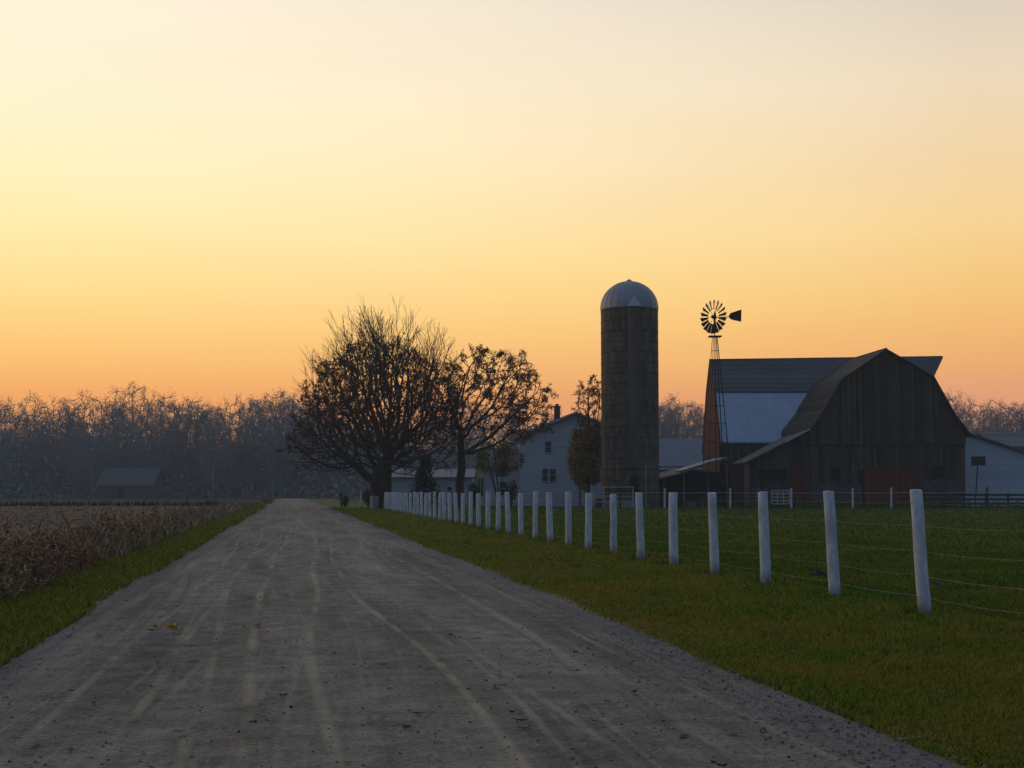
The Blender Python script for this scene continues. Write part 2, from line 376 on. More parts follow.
# road edges with small wander; road-space object so that its y runs along the road
ROAD_L, ROAD_R = -2.26, 3.28
def wob(s, k=0): return .09*math.sin(s*.23+k)+.05*math.sin(s*.57+2*k)+.035*math.sin(s*1.37+k)+.03*math.sin(s*2.9+3*k)*math.sin(s*.41)
def road_left(s): return ROAD_L+wob(s)
def road_right(s): return ROAD_R+wob(s, 3)
def road_mat():
    m, nt, b, tc = mk('gravel_road', .92, 0, .2)
    o = tc.outputs['Object']; s = nt.sep(o); x, y = s[0], s[1]
    def n1(scale, w, k=3):   # wander along the road
        n = nt.new('ShaderNodeTexNoise', noise_dimensions='1D'); nt.link(nt.math('ADD', y, w), n.inputs['W'])
        n.inputs['Scale'].default_value = scale; n.inputs['Detail'].default_value = k; return nt.math('SUBTRACT', n.outputs['Fac'], .5)
    base = nt.noise(o, 28, 6, .75); mid = nt.noise(o, 3.2, 5, .6); big = nt.noise(nt.mapping(o, (1, .12, 1)), 1.1, 4, .6)
    peb = nt.new('ShaderNodeTexVoronoi'); nt.link(o, peb.inputs['Vector']); peb.inputs['Scale'].default_value = 30
    v = nt.math('ADD', nt.math('MULTIPLY', base, .38), nt.math('ADD', nt.math('MULTIPLY', mid, .27), nt.math('MULTIPLY', big, .35)))
    col = nt.ramp(v, [(.40, (.08, .069, .056)), (.5, (.21, .183, .15)), (.59, (.38, .34, .28))])
    pc = nt.mix(.5, col, peb.outputs['Color'], 'MULTIPLY')
    col = nt.mix(nt.maprange(peb.outputs['Distance'], .0, .5, .0, .55), col, pc)
    # fine lengthwise streaks left by tyres
    xs = nt.math('ADD', x, nt.math('MULTIPLY', n1(.05, 5, 0), 1.6))
    xs = nt.math('ADD', xs, nt.math('MULTIPLY', n1(.17, 9, 0), .12))
    st = nt.noise(nt.comb(nt.math('MULTIPLY', xs, 6.5), nt.math('MULTIPLY', y, .03), 0), 1.5, 5, .65)
    brk = nt.maprange(nt.noise(o, .7, 5, .65), .35, .6)
    tan = (.44, .37, .24)
    wash = nt.math('MULTIPLY', nt.maprange(nt.math('ABSOLUTE', nt.math('SUBTRACT', x, .75)), 2.2, .4), nt.maprange(nt.noise(nt.mapping(o, (1, .3, 1)), 1.6, 6, .65), .38, .66))
    total = nt.math('MAXIMUM', nt.math('MULTIPLY', wash, .30), nt.math('MULTIPLY', nt.maprange(st, .53, .66), nt.math('MULTIPLY', brk, .55)))
    TR = [(-1.6, 1.0, 3, .022, .07, .6), (-1.15, 1.2, 205, .03, .035, .6), (-.75, .9, 17, .02, .04, .8), (-.42, 1.3, 31, .03, .035, .7), (-.1, .8, 47, .024, .05, .9), (.22, 1.2, 52, .03, .03, .7),
          (.5, 1.0, 64, .022, .045, 1.0), (.85, 1.4, 71, .03, .04, 1.0), (1.15, 1.0, 72.5, .028, .03, .7), (1.5, 1.3, 95, .025, .035, .7), (2.0, .8, 101, .02, .05, .7), (2.5, .7, 150, .02, .035, .7), (2.8, .5, 163, .03, .03, .5)]
    for c, a1, w1, sc, wd, amp in TR:
        d = nt.math('ABSOLUTE', nt.math('SUBTRACT', nt.math('ADD', x, nt.math('ADD', nt.math('MULTIPLY', n1(sc, w1, 0), a1), nt.math('MULTIPLY', n1(.16, w1+9, 0), .12))), c))
        t = nt.math('MULTIPLY', nt.maprange(nt.math('ADD', d, nt.math('MULTIPLY', nt.math('SUBTRACT', mid, .5), .06)), wd*1.5, wd*.2, 0, 1, True), nt.math('MULTIPLY', nt.maprange(nt.noise(nt.mapping(o, (1, .35, 1)), 1.1, 5, .75), .40, .60), amp*.85))
        total = nt.math('MAXIMUM', total, t)
    col = nt.mix(nt.math('MULTIPLY', nt.maprange(st, .46, .34), .45), col, (.07, .07, .075))
    col = nt.mix(total, col, tan)
    # pale washboard ripples towards the right
    rip = nt.new('ShaderNodeTexWave'); rip.bands_direction = 'Y'; nt.link(o, rip.inputs['Vector']); rip.inputs['Scale'].default_value = .62
    rip.inputs['Distortion'].default_value = 3.0; rip.inputs['Detail Scale'].default_value = 1.2
    zone = nt.math('MULTIPLY', nt.maprange(nt.math('ABSOLUTE', nt.math('SUBTRACT', x, 1.5)), .5, .15), nt.maprange(nt.math('ABSOLUTE', nt.math('SUBTRACT', y, 9.6)), 2.6, 1.0))
    col = nt.mix(nt.math('MULTIPLY', nt.math('MULTIPLY', nt.maprange(rip.outputs['Fac'], .55, .85), zone), .30), col, (.31, .28, .225))
    # loose dark gravel along both edges
    edge = nt.maprange(nt.math('ADD', nt.math('ABSOLUTE', nt.math('SUBTRACT', x, .5)), nt.math('MULTIPLY', nt.math('SUBTRACT', mid, .5), 1.6)), 2.0, 2.7)
    col = nt.mix(nt.math('MULTIPLY', edge, .40), col, (.09, .088, .09))
    nt.link(col, b.inputs['Base Color'])
    hgt = nt.math('ADD', nt.math('MULTIPLY', base, .6), nt.math('SUBTRACT', nt.math('MULTIPLY', mid, .8), nt.math('MULTIPLY', peb.outputs['Distance'], .5)))
    bump(nt, b, hgt, .8, .035)
    return m
M['road'] = road_mat()
def strip_local(name, mat, lf, rf, s0, s1, z, n=120, nl=6, crown=0.0):
    V = []; W = []
    for j in range(n+1):
        ss = s0+(s1-s0)*(j/n)**1.8 if s0 > 0 else s0+(s1-s0)*j/n
        for i in range(nl+1):
            a, b_ = lf(ss), rf(ss); l = a+(b_-a)*i/nl; t = 2*i/nl-1
            V.append((l, ss, z+crown*(1-t*t)))
    Fc = [(j*(nl+1)+i, j*(nl+1)+i+1, (j+1)*(nl+1)+i+1, (j+1)*(nl+1)+i) for j in range(n) for i in range(nl)]
    o = np_mesh(name, V, Fc, mat, smooth=True); o.rotation_euler = (0, 0, YAW); return o
tag(strip_local('road', 'road', road_left, road_right, -20, 285, -.02, 400, 8, .05), 'pale grey gravel road with tan tyre tracks', kind='structure')
def fence_l(s): return 6.75
def vr(l): return lambda s: l
def zv(l, s):  # verge swells, then the small dip before the fence
    return 0
tag(strip_local('verge', 'verge', lambda s: road_right(s)-.35, vr(7.3), -20, 290, -.03, 200, 4), 'yellow-brown grass verge right of the road', kind='structure')
tag(strip_local('left_verge', 'verge_l', vr(-4.3), lambda s: road_left(s)+.35, -20, 290, -.036, 200, 4), 'bright green grass verge left of the road', kind='structure')
tag(sheet('field', 'field', -640, -3.6, -60, 138, -.05), 'brown harvested stubble field', kind='structure')
tag(sheet('far_field', 'soil', -640, -3.6, 138, 288, -.052), 'dark strip of soil at the edge of the wood', kind='structure')

# ------------------------------------------------------------------ grass, weeds, stones (numpy)
def blades(name, L, S, h, wdt, mat, label, cat, lean=.5, zb=-.03):
    """grass blades at road coordinates; each blade a bent two-face strip"""
    n = len(L); a = rng.uniform(0, 2*math.pi, n); b = rng.uniform(0, 2*math.pi, n)
    h = h*rng.uniform(.55, 1.25, n); wv = wdt*rng.uniform(.7, 1.3, n)
    P = np.stack([L*LD.x+S*RD.x, L*LD.y+S*RD.y, np.full(n, zb)], 1)
    W = np.stack([np.cos(a), np.sin(a), np.zeros(n)], 1)*wv[:, None]
    D = np.stack([np.cos(b), np.sin(b), np.zeros(n)], 1)*(h*lean*rng.uniform(.2, 1.2, n))[:, None]
    up = np.zeros((n, 3)); up[:, 2] = h
    v = np.stack([P-W, P+W, P+D*.35+up*.6+W*.7, P+D*.35+up*.6-W*.7, P+D+up*.95+W*.12, P+D+up*.95-W*.12], 1).reshape(-1, 3)
    base = (np.arange(n)*6)[:, None]
    f = np.concatenate([base+np.array([[0, 1, 2, 3]]), base+np.array([[3, 2, 4, 5]])], 0)
    return tag(np_mesh(name, v, f, mat), label, cat, kind='stuff')
def clumpy(L, S, scale, thr):
    """keep points in soft patches"""
    q = np.sin(L*scale*1.3+np.sin(S*scale*.7)*2)+np.sin(S*scale+L*.9*scale)*.8+np.sin(S*scale*2.3-L*scale*1.7)*.6
    return q+rng.uniform(-1.2, 1.2, len(L)) > thr
M['grass_mix'] = island('verge_grass', [(0, (.06, .11, .010)), (.4, (.12, .18, .014)), (.75, (.22, .24, .02)), (1, (.30, .27, .04))], .8,
                        [(0, (.14, .15, .014)), (.35, (.24, .22, .025)), (.7, (.32, .25, .045)), (1, (.26, .15, .04))], .3, .42)
M['grass_dark'] = island('pasture_grass', [(0, (.04, .09, .007)), (.6, (.085, .16, .012)), (1, (.15, .21, .02))], .8,
                         [(0, (.07, .11, .008)), (.6, (.17, .19, .014)), (1, (.28, .23, .04))], .25, .4)
M['grass_green'] = island('left_verge_grass', [(0, (.08, .11, .010)), (.6, (.18, .21, .015)), (1, (.32, .29, .035))], .8,
                          [(0, (.09, .11, .012)), (1, (.30, .25, .05))], .3, .6)
def band(n, s0, s1, l0, l1, p=1.0):
    u = rng.uniform(0, 1, n); S = 1/(1/s0+(1/s1-1/s0)*u) if p == 1 else s0+(s1-s0)*u
    return rng.uniform(l0, l1, n), S
# right verge: near dense, far sparse (density ~ 1/s^2 keeps screen coverage even)
L1, S1 = band(170000, 5.0, 110, 3.2, 7.2); ed = np.array([road_right(x) for x in S1])
k = (L1 > ed-.22+rng.uniform(0, 1, len(L1))**2*.75); L1, S1 = L1[k], S1[k]
blades('verge_grass', L1, S1, (.026+.0010*S1)*(1+.5*np.sin(S1*.8+L1*2)*np.sin(L1*3.1-S1*.33)), .003+.0005*S1, 'grass_mix', 'short yellowing grass on the verge between road and white posts', 'grass', .9)
cl_, cs_ = band(150, 5.5, 60, 3.9, 6.6); q_ = rng.integers(0, 150, 6000)
blades('verge_clumps', cl_[q_]+rng.normal(0, .07, 6000), cs_[q_]+rng.normal(0, .10, 6000), .075+.0012*cs_[q_], .0035+.0005*cs_[q_], 'grass_mix', 'scattered taller grass clumps on the right verge', 'grass', .8)
L1, S1 = band(240000, 9.5, 112, 6.9, 60); k = L1 < 7+.62*S1
L1, S1 = L1[k], S1[k]
L1b, S1b = band(120000, 9.5, 60, 6.7, 16)
L1 = np.concatenate([L1, L1b]); S1 = np.concatenate([S1, S1b])
blades('pasture_grass', L1, S1, .045+.0011*S1, .004+.0007*S1, 'grass_dark', 'dark green pasture grass behind the white posts', 'grass', .7, -.06)
L1, S1 = band(70000, 6.5, 130, -3.5, -2.1); ed = np.array([road_left(x) for x in S1])
k = (L1 < ed+.18-rng.uniform(0, 1, len(L1))**2*.55); L1, S1 = L1[k], S1[k]
blades('left_verge_grass', L1, S1, .07+.002*S1, .004+.0007*S1, 'grass_green', 'bright green grass strip between road and brown weeds', 'grass', .8)
L1, S1 = band(60000, 12, 138, -60, -5.0); k = L1 > -6-.75*S1; L1, S1 = L1[k], S1[k]
M['stubble'] = island('stubble_straw', [(0, (.07, .046, .03)), (.5, (.11, .074, .045)), (1, (.15, .105, .062))], .9)
blades('stubble', L1, S1, .05+.0002*S1, .005+.0004*S1, 'stubble', 'cut brown crop stubble left standing in the field', 'stubble', .6, -.05)

M['bush_green'] = island('dark_green_bush', [(0, (.015, .028, .010)), (1, (.045, .065, .02))], .8)
# tall dry weeds along the field edge
M['weed'] = island('dry_weeds', [(0, (.10, .05, .035)), (.4, (.24, .12, .075)), (.75, (.40, .24, .145)), (1, (.52, .38, .24))], .9,
                   [(0, (.14, .10, .06)), (.6, (.32, .23, .12)), (1, (.50, .38, .22))], .2, .22)
def weeds(name, L, S, hh, mat, label, cat, nleaf=16, lw=.02, zb=-.04):
    n = len(L); P = np.stack([L*LD.x+S*RD.x, L*LD.y+S*RD.y, np.full(n, zb)], 1)
    h = hh*rng.uniform(.55, 1.2, n); a = rng.uniform(0, 2*math.pi, n); ln = rng.uniform(.0, 1, n)**1.3*h*1.0
    T = P+np.stack([np.cos(a)*ln, np.sin(a)*ln, h], 1)
    V = []; Fq = []; c = 0
    px = np.stack([np.cos(a+1.57), np.sin(a+1.57), np.zeros(n)], 1)*(.004+.0005*S)[:, None]
    v = np.stack([P-px, P+px, T+px*.5, T-px*.5], 1).reshape(-1, 3); V.append(v); Fq.append((np.arange(n)*4)[:, None]+np.arange(4)[None]); c += 4*n
    for q in range(nleaf):
        t = rng.uniform(.12, 1, n) if q < nleaf*.6 else rng.uniform(.75, 1.02, n)
        b = rng.uniform(0, 2*math.pi, n); leng = rng.uniform(.05, .17, n)*(1.15-.5*t)*(hh if np.isscalar(hh) else hh)*1.1
        o = P+(T-P)*t[:, None]
        d = np.stack([np.cos(b), np.sin(b), rng.uniform(-.7, .9, n)], 1)*leng[:, None]
        sd_ = np.stack([-np.sin(b), np.cos(b), rng.uniform(-.6, .6, n)], 1)*((lw+.0004*S)*rng.uniform(.4, 1.3, n))[:, None]
        v = np.stack([o, o+d*.5+sd_, o+d, o+d*.5-sd_], 1).reshape(-1, 3)
        V.append(v); Fq.append(c+(np.arange(n)*4)[:, None]+np.arange(4)[None]); c += 4*n
    return tag(np_mesh(name, np.concatenate(V), np.concatenate(Fq), mat), label, cat, kind='stuff')
L1, S1 = band(8500, 12.0, 150, -5.1, -3.2); k = (rng.uniform(0, 1, len(S1)) > (S1-30)/45); L1, S1 = L1[k], S1[k]
hh = .46*np.clip(.8+S1/220, .8, 1.25)*np.clip(1.1-.35*np.abs(L1+4.1), .35, 1.1)*np.clip(.85+.35*np.sin(S1*.9+L1)*np.sin(S1*.37+1)+.25*np.sin(S1*2.3-L1*2)+.2*np.sin(S1*4.1+L1*5), .35, 1.6)*np.where(rng.uniform(0, 1, len(S1)) < .06, 1.55, 1)
weeds('dry_weeds', L1, S1, hh, 'weed', 'tall reddish brown dead weeds along the field edge', 'weeds', 28, .011)
L1, S1 = band(1500, 60, 135, 18, 60); k = np.abs(L1*LD.y+S1*RD.y-113) < 2.2
L2, S2 = band(16000, 26, 150, -5.3, -3.1); k = (rng.uniform(0, 1, len(S2)) < (S2-24)/40); L2, S2 = L2[k], S2[k]
M['tan_grass'] = island('tall_tan_grass', [(0, (.16, .11, .06)), (.6, (.34, .25, .14)), (1, (.50, .38, .22))], .9)
blades('tan_grass', L2, S2, .50*np.clip(1.1-.3*np.abs(L2+4.1), .5, 1.1)*(.85+.2*np.sin(S2*.7)), .010+.0006*S2, 'tan_grass', 'tall tan grass at the far stretch of the field edge', 'grass', .55)
L2 = rng.uniform(-115, -4, 2600); S2 = rng.uniform(137, 143, 2600)
weeds('hedge', L2, S2, rng.uniform(.2, .5, 2600), 'bush_green', 'low dark growth at the far edge of the stubble field', 'hedge', 8, .05)
# weeds by the foot of the barn yard
n_ = 900; X = rng.uniform(14, 60, n_); Yv = rng.uniform(110.5, 113, n_)
L1 = X*LD.x+Yv*LD.y; S1 = X*RD.x+Yv*RD.y
weeds('yard_weeds', L1, S1, rng.uniform(.25, .7, n_), 'grass_dark', 'rough dark weeds along the foot of the barn', 'weeds', 12, .05)

# loose stones on the road
M['pebble'] = island('pebbles', [(0, (.035, .035, .04)), (.5, (.10, .10, .10)), (1, (.24, .235, .23))], .9)
def pebbles(n, lr, sr, name, label):
    L = lr(n); S = sr(n); r = .0022+.011*rng.uniform(0, 1, n)**7.0+.0003*S
    P = np.stack([L, S, np.zeros(n)], 1)
    t = np.clip((L-.51)/2.77, -1, 1); P[:, 2] = -.02+.05*(1-t*t)
    a = rng.uniform(0, 6.28, n); V = []
    for k in range(5):
        q = a+k*2*math.pi/5; rr = r*rng.uniform(.7, 1.2, n)
        V.append(P+np.stack([np.cos(q)*rr, np.sin(q)*rr, np.zeros(n)], 1))
    V.append(P+np.stack([rng.normal(0, .2, n)*r, rng.normal(0, .2, n)*r, r*rng.uniform(.5, .9, n)], 1))
    v = np.stack(V, 1).reshape(-1, 3); b = (np.arange(n)*6)[:, None]
    f = np.concatenate([b+np.array([[k, (k+1) % 5, 5]]) for k in range(5)], 0)
    o = np_mesh(name, v, f, 'pebble'); o.rotation_euler = (0, 0, YAW); tag(o, label, 'gravel', kind='stuff')
pebbles(9000, lambda n: rng.uniform(-2.3, 3.3, n), lambda n: 1/(1/3.8+(1/30-1/3.8)*rng.uniform(0, 1, n)), 'loose_gravel', 'loose small stones scattered on the gravel road')
pebbles(9000, lambda n: np.where(rng.uniform(0, 1, n) < .75, rng.normal(3.0, .28, n), rng.normal(-2.1, .2, n)), lambda n: 1/(1/4.5+(1/40-1/4.5)*rng.uniform(0, 1, n)), 'edge_gravel', 'darker loose gravel thrown to the road edges')

M['litter'] = island('road_litter', [(0, (.02, .018, .016)), (.7, (.05, .04, .03)), (1, (.12, .09, .06))], .9)
n_ = 260; L1, S1 = band(n_, 4.5, 40, -2.0, 3.1); zl = -.018+.05*(1-np.clip((L1-.51)/2.77, -1, 1)**2)
v, f = leaf_quads(np.stack([L1*LD.x+S1*RD.x, L1*LD.y+S1*RD.y, zl+.004], 1), .035, rng, 1.6); v[:, 2] = np.repeat(zl, 4)+.003+np.abs(v[:, 2]-np.repeat(zl+.004, 4))*.35
tag(np_mesh('road_litter', v, f, 'litter'), 'dark scraps of twig and leaf on the gravel road', 'litter', kind='stuff')

# ------------------------------------------------------------------ fallen leaves on the road
M['leaf_orange'] = plain('orange_leaf', (.75, .30, .03), (.6, .2, .02), 30, rough=.7)
M['leaf_yellow'] = plain('yellow_leaf', (.85, .50, .04), (.75, .36, .02), 30, rough=.7)
M['leaf_brown'] = plain('brown_leaf', (.30, .10, .03), (.16, .06, .02), 30, rough=.7)
def fallen_leaf(px, py, size, mat, label, seed):
    r = random.Random(seed); p = ground(px, py); l = lateral(p); t = max(-1, min(1, (l-.51)/2.77)); z = -.018+.05*(1-t*t)
    mb = MB(); N = 15; out = []
    for k in range(N):
        a = 2*math.pi*k/N; rr = size*(1.0 if k % 3 == 0 else .75)*r.uniform(.8, 1.1)
        out.append((p.x+math.cos(a)*rr, p.y+math.sin(a)*rr*.8, z+.004+size*r.uniform(.35, .85)))
    mb.add([(p.x, p.y, z+.006)]+out, [(0, k+1, (k+1) % N+1) for k in range(N)])
    mb.add([(v[0], v[1], v[2]-.002) for v in [(p.x, p.y, z+.006)]+out], [(0, (k+1) % N+1, k+1) for k in range(N)])
    mb.bar((p.x, p.y, z+.006), (p.x+size*.9, p.y+size*.9, z+.02), .0018)
    o = mb.build('fallen_leaf', mat, origin=(p.x, p.y, z)); tag(o, label, 'leaf')
fallen_leaf(172, 631, .07, 'leaf_yellow', 'largest curled yellow leaf lying on the gravel road', 1)
fallen_leaf(155, 629.5, .042, 'leaf_orange', 'small orange leaf just left of the large yellow leaf on the road', 2)
fallen_leaf(257, 630, .042, 'leaf_orange', 'orange leaf lying alone nearer the middle of the road', 3)
fallen_leaf(244, 630, .018, 'leaf_brown', 'tiny brown leaf scrap beside the lone orange leaf mid road', 4)

# ------------------------------------------------------------------ white post fence along the road
pn = ground(922, 612); ln_, sn_ = lateral(pn), along(pn)
fe = empty('post_and_wire_fence', rp(6.9, 60), 'long row of white painted wooden posts strung with wires along the road', 'fence')
photo_x = [922,833,765,714,673,640.5,613,588,568.5,550,535,520.7,508.4,497.8,488,478.5,470.6,463,456.3,450,444.7,439.7,434.7,430,425.7]
posts = []
def s_on(px, l):
    d = Vector(((px-512)/F*math.cos(PT), 1, 0)); a_ = math.atan2(lateral(d), along(d)); return l/math.tan(a_)
for i in range(-2, 39):
    if i < 0: s = sn_+2.43*i; l = ln_
    elif i < len(photo_x): l = ln_+.0015*(sn_*0+i*2.4); s = s_on(photo_x[i], l)
    else: s = posts[-1][1]+2.28; l = posts[-1][0]+.004
    posts.append((l, s))
tops = []
LEAN = {0: (-.068, 0), 1: (-.05, .02), 2: (-.03, 0), 3: (-.035, 0), 4: (0, 0)}
def make_post(l, s, h, lx, ly, r, seed):
    rr = random.Random(seed); n = 12; vs = []; levels = [-.3, 0, .3, .65, 1.0, h-.015, h]
    b = rp(l, s)
    for j, z in enumerate(levels):
        rad = r*(1.08-.10*z/h)*(.93 if z == h else 1); ox = lx*z/h+rr.uniform(-.004, .004); oy = ly*z/h
        for k in range(n):
            a = 2*math.pi*k/n; q = rad*(1+.03*math.sin(3*a+seed)); vs.append((b.x+ox+math.cos(a)*q, b.y+oy+math.sin(a)*q, z+(rr.uniform(-.006, .006) if z == h else 0)))
    mb = MB(); fs = []
    for j in range(len(levels)-1):
        for k in range(n): fs.append((j*n+k, j*n+(k+1) % n, (j+1)*n+(k+1) % n, (j+1)*n+k))
    fs.append(tuple(range((len(levels)-1)*n, len(levels)*n))); mb.add(vs, fs)
    return mb, Vector((b.x+lx, b.y+ly, h))
for i, (l, s) in enumerate(posts):
    kk = i-2; lx, ly = LEAN.get(kk, (random.uniform(-.05, .045), random.uniform(-.06, .06)))
    h = {0: 1.305, 1: 1.29, 2: 1.285, 3: 1.27, 4: 1.27}.get(kk, 1.26+random.uniform(-.03, .035))
    mb, tp = make_post(l, s, h, lx, ly, .073+random.uniform(-.007, .007), i)
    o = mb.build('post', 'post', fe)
    for p in o.data.polygons: p.use_smooth = len(p.vertices) == 4
    tops.append((rp(l, s), tp))
for hz in (1.17, .93, .66, .40, .18):
    mb = MB()
    pts = [b_.lerp(t_, hz/t_.z)+Vector((-.075*LD.x, -.075*LD.y, 0)) for b_, t_ in tops]
    for a, b_ in zip(pts[:-1], pts[1:]):
        k = 4; prev = a
        for q in range(1, k+1):
            c = a.lerp(b_, q/k); c.z -= .02*math.sin(math.pi*q/k)
            mb.bar(prev, c, .0024 if hz != 1.17 else .0016, n=4, caps=False); prev = c
    mb.build('wire', 'wire', fe)
tl = []; ts = []
for i, (l, s_) in enumerate(posts[:22]):
    m_ = 60; a_ = rng.uniform(0, 6.28, m_); r_ = np.abs(rng.normal(.06, .12, m_))+.07; tl.append(l+np.cos(a_)*r_*1.3); ts.append(s_+np.abs(np.sin(a_))*r_*1.5+.02)
tl = np.concatenate(tl); ts = np.concatenate(ts)
blades('post_tufts', tl, ts, .10+.001*ts, .004+.0005*ts, 'grass_dark', 'longer dark grass left behind the feet of the white posts', 'grass', .8)
# pale board panel closing the far end of the row
gp = empty('board_gate', rp(7.25, 100), 'white upright board gate closing the far end of the post row', 'gate')
mb = MB()
a = rp(7.30, 96.5); b_ = rp(7.42, 104.5)
for q in range(34):
    c = a.lerp(b_, (q+.5)/34); mb.box(c.x-.02, c.x+.02, c.y-.09, c.y+.09, .05, 1.27+.02*math.sin(q))
mb.build('board_panel', 'post', gp)
mb = MB(); mb.bar(a+Vector((.05, 0, .3)), b_+Vector((.05, 0, .3)), .03); mb.bar(a+Vector((.05, 0, 1.0)), b_+Vector((.05, 0, 1.0)), .03)
mb.build('rail', 'post', gp)

M['lump'] = plain('dark_lump', (.05, .035, .02), (.02, .015, .01), 8, bs=.9)  # dark brown tone for the two low pasture lumps
def mound(px, py, rx, h, label, seed):
    r = random.Random(seed); p = ground(px, py); mb = MB(); n = 14; vs = []
    for j, (q, z) in enumerate(((1, -.06), (.8, .3), (.5, .75), (.2, 1))):
        for k in range(n):
            a = 2*math.pi*k/n; rr = rx*q*r.uniform(.75, 1.25); vs.append((p.x+math.cos(a)*rr, p.y+math.sin(a)*rr, z*h*r.uniform(.7, 1.2)-.03))
    fs = [(j*n+k, j*n+(k+1) % n, (j+1)*n+(k+1) % n, (j+1)*n+k) for j in range(3) for k in range(n)]+[tuple(range(3*n, 4*n))]
    mb.add(vs, fs); tag(mb.build('dark_mound', 'lump', origin=(p.x, p.y, 0)), label, 'mound')
mound(819, 575, .16, .12, 'small dark lump in the pasture just left of the second nearest white post', 1)
mound(938, 585, .20, .05, 'low dark patch in the pasture right of the nearest white post', 2)

# ------------------------------------------------------------------ barn
barn = empty('barn', (24, 117, 0), 'big weathered brown barn with gambrel roofs, a pale metal roof panel and red doors', 'barn')
Y0 = 115.0; SK = Vector((-.07, 1, 0))
def P(px, py, Y=Y0): return at(px, py, Y)
def poly_wall(pts, Y, depth, name, mat, parent):
    mb = MB(); mb.prism([P(x, y, Y) for x, y in pts], (0, depth, 0)); o = mb.build(name, mat, parent); recalc(o); return o
pk, lb, lm, le = (885, 349.5), (840, 380), (823, 410), (808, 432)
rb, rm, re_ = (932, 376.5), (953, 414), (969.5, 435.5)
# upper siding stands proud of the lower wall
poly_wall([(747, 463), le, lm, lb, pk, rb, rm, (966, 435), (966, 443.5), (790, 443.5), (747, 464.5)], Y0, .30, 'gable_wall', 'barn', barn)
lowpts = [(747, 464.7), (790, 443.8), (965, 443.8), (965, 509), (747, 509)]
poly_wall(lowpts, Y0+.10, .25, 'lower_wall', 'barn_low', barn)
mb = MB(); x0, z0 = XZ(790, 444.2, Y0); x1 = xat(966, Y0); mb.box(x0, x1, Y0-.05, Y0+.06, z0-.07, z0+.05); mb.build('overhang_shadow', 'darkwood', barn)  # dark strip added for the shadow line under the siding overlap
# wing side walls
for px_, nm in ((747.5, 'side_wall'), (965, 'side_wall')):
    a = P(px_, 464 if px_ < 800 else 437); mb = MB(); q = a+SK*(.36/1); e = SK*4.6
    mb.prism([q, q+e, Vector((q.x+e.x, q.y+e.y, 0)), Vector((q.x, q.y, 0))], (.15 if px_ < 800 else -.15, 0, 0)); o = mb.build(nm, 'barn_low', barn); recalc(o)
# wing roof slopes: slab strips following the profile
def roof_strip(pa, pb, yf, yb, name, mat, t=.14, ea=0, eb=0):
    a = P(*pa)+SK*(yf-Y0); b = P(*pb)+SK*(yf-Y0); d = SK*(yb-yf); up = Vector((0, 0, -.09))
    mb = MB(); mb.prism([a+up, b+up, b+up+d+Vector((eb, 0, 0)), a+up+d+Vector((ea, 0, 0))], (0, 0, t)); o = mb.build(name, mat, barn); recalc(o); return o
for pa, pb, yb, ea, eb in ((pk, lb, 125, 0, -.2), (lb, lm, 122.9, -.17, -.7), (lm, le, 121.5, -.62, -1.15)):
    roof_strip(pa, pb, Y0-.35, yb, 'wing_roof', 'brown_shingle', ea=ea, eb=eb)
for pa, pb, yb in ((rb, pk, 125), (rm, rb, 122.9), (re_, rm, 121.5)):
    roof_strip(pa, pb, Y0-.35, yb, 'wing_roof', 'brown_shingle')
# pale trim along the rakes
mb = MB()
for a, b_ in ((pk, lb), (lb, lm), (lm, le), (pk, rb), (rb, rm), (rm, re_)):
    mb.bar(P(*a)+SK*(-.4)+Vector((0, 0, -.02)), P(*b_)+SK*(-.4)+Vector((0, 0, -.02)), .06, n=4)
mb.build('rake_board', 'darkwood', barn)
# lean-to roof on the left of the wing
a = P(808, 431, Y0)+SK*-.35; b_ = P(745, 463.2, Y0)+SK*-.35; d = SK*4.9
mb = MB(); mb.prism([a, b_, b_+d, a+d], (0, 0, .12)); recalc(mb.build('lean_to_roof', 'green_roof', barn))
mb = MB(); mb.bar(a+Vector((0, -.04, .10)), P(785, 442.8, Y0)+SK*-.4+Vector((0, 0, .08)), .075, n=4); mb.build('flashing', 'fascia', barn)
# rear barn
XL, XR = 17.75, 36.0; YF, YR, YB = 119.7, 125.0, 130.3
ze = 5.4; zb_ = zat(391.5, 122.4); zrL, zrR = 13.0, 13.28; yb1 = 122.4
prof = [(YF, ze), (yb1, zb_), (YR, zrL), (2*YR-yb1, zb_), (YB, ze)]
mb = MB(); mb.prism([Vector((XL, y, z)) for y, z in [(YF+.1, 0)]+prof+[(YB-.1, 0)]], (.25, 0, 0)); recalc(mb.build('end_wall', 'barn_red', barn))
mb = MB(); mb.prism([Vector((XR, y, z)) for y, z in [(YF+.1, 0)]+prof+[(YB-.1, 0)]], (-.25, 0, 0)); recalc(mb.build('end_wall', 'barn_red', barn))
for yy in (YF+.1, YB-.3):
    mb = MB(); mb.box(XL+.25, XR-.25, yy, yy+.2, 0, ze); mb.build('long_wall', 'barn_low', barn)
def rquad(y0, z0, y1, z1, name, mat, xl=XL-.06, xr=XR+.3, dzl=0, dzr=0, hood=0):
    mb = MB(); mb.prism([Vector((xl, y0, z0)), Vector((xr, y0, z0)), Vector((xr+hood, y1, z1+dzr)), Vector((xl, y1, z1+dzl))], (0, 0, .13)); o = mb.build(name, mat, barn); recalc(o); return o
rquad(YF-.02, ze+.05, yb1, zb_-.1, 'lower_roof', 'white_metal', xl=XL+.12)
rquad(yb1-.15, zb_-.09, YR, zrL, 'upper_roof', 'shingle', dzr=zrR-zrL, hood=2.35)
rquad(2*YR-yb1+.15, zb_-.09, YR, zrL, 'upper_roof', 'shingle', dzr=zrR-zrL, hood=2.35)
rquad(YB+.35, ze-.55, 2*YR-yb1, zb_, 'lower_roof', 'shingle')
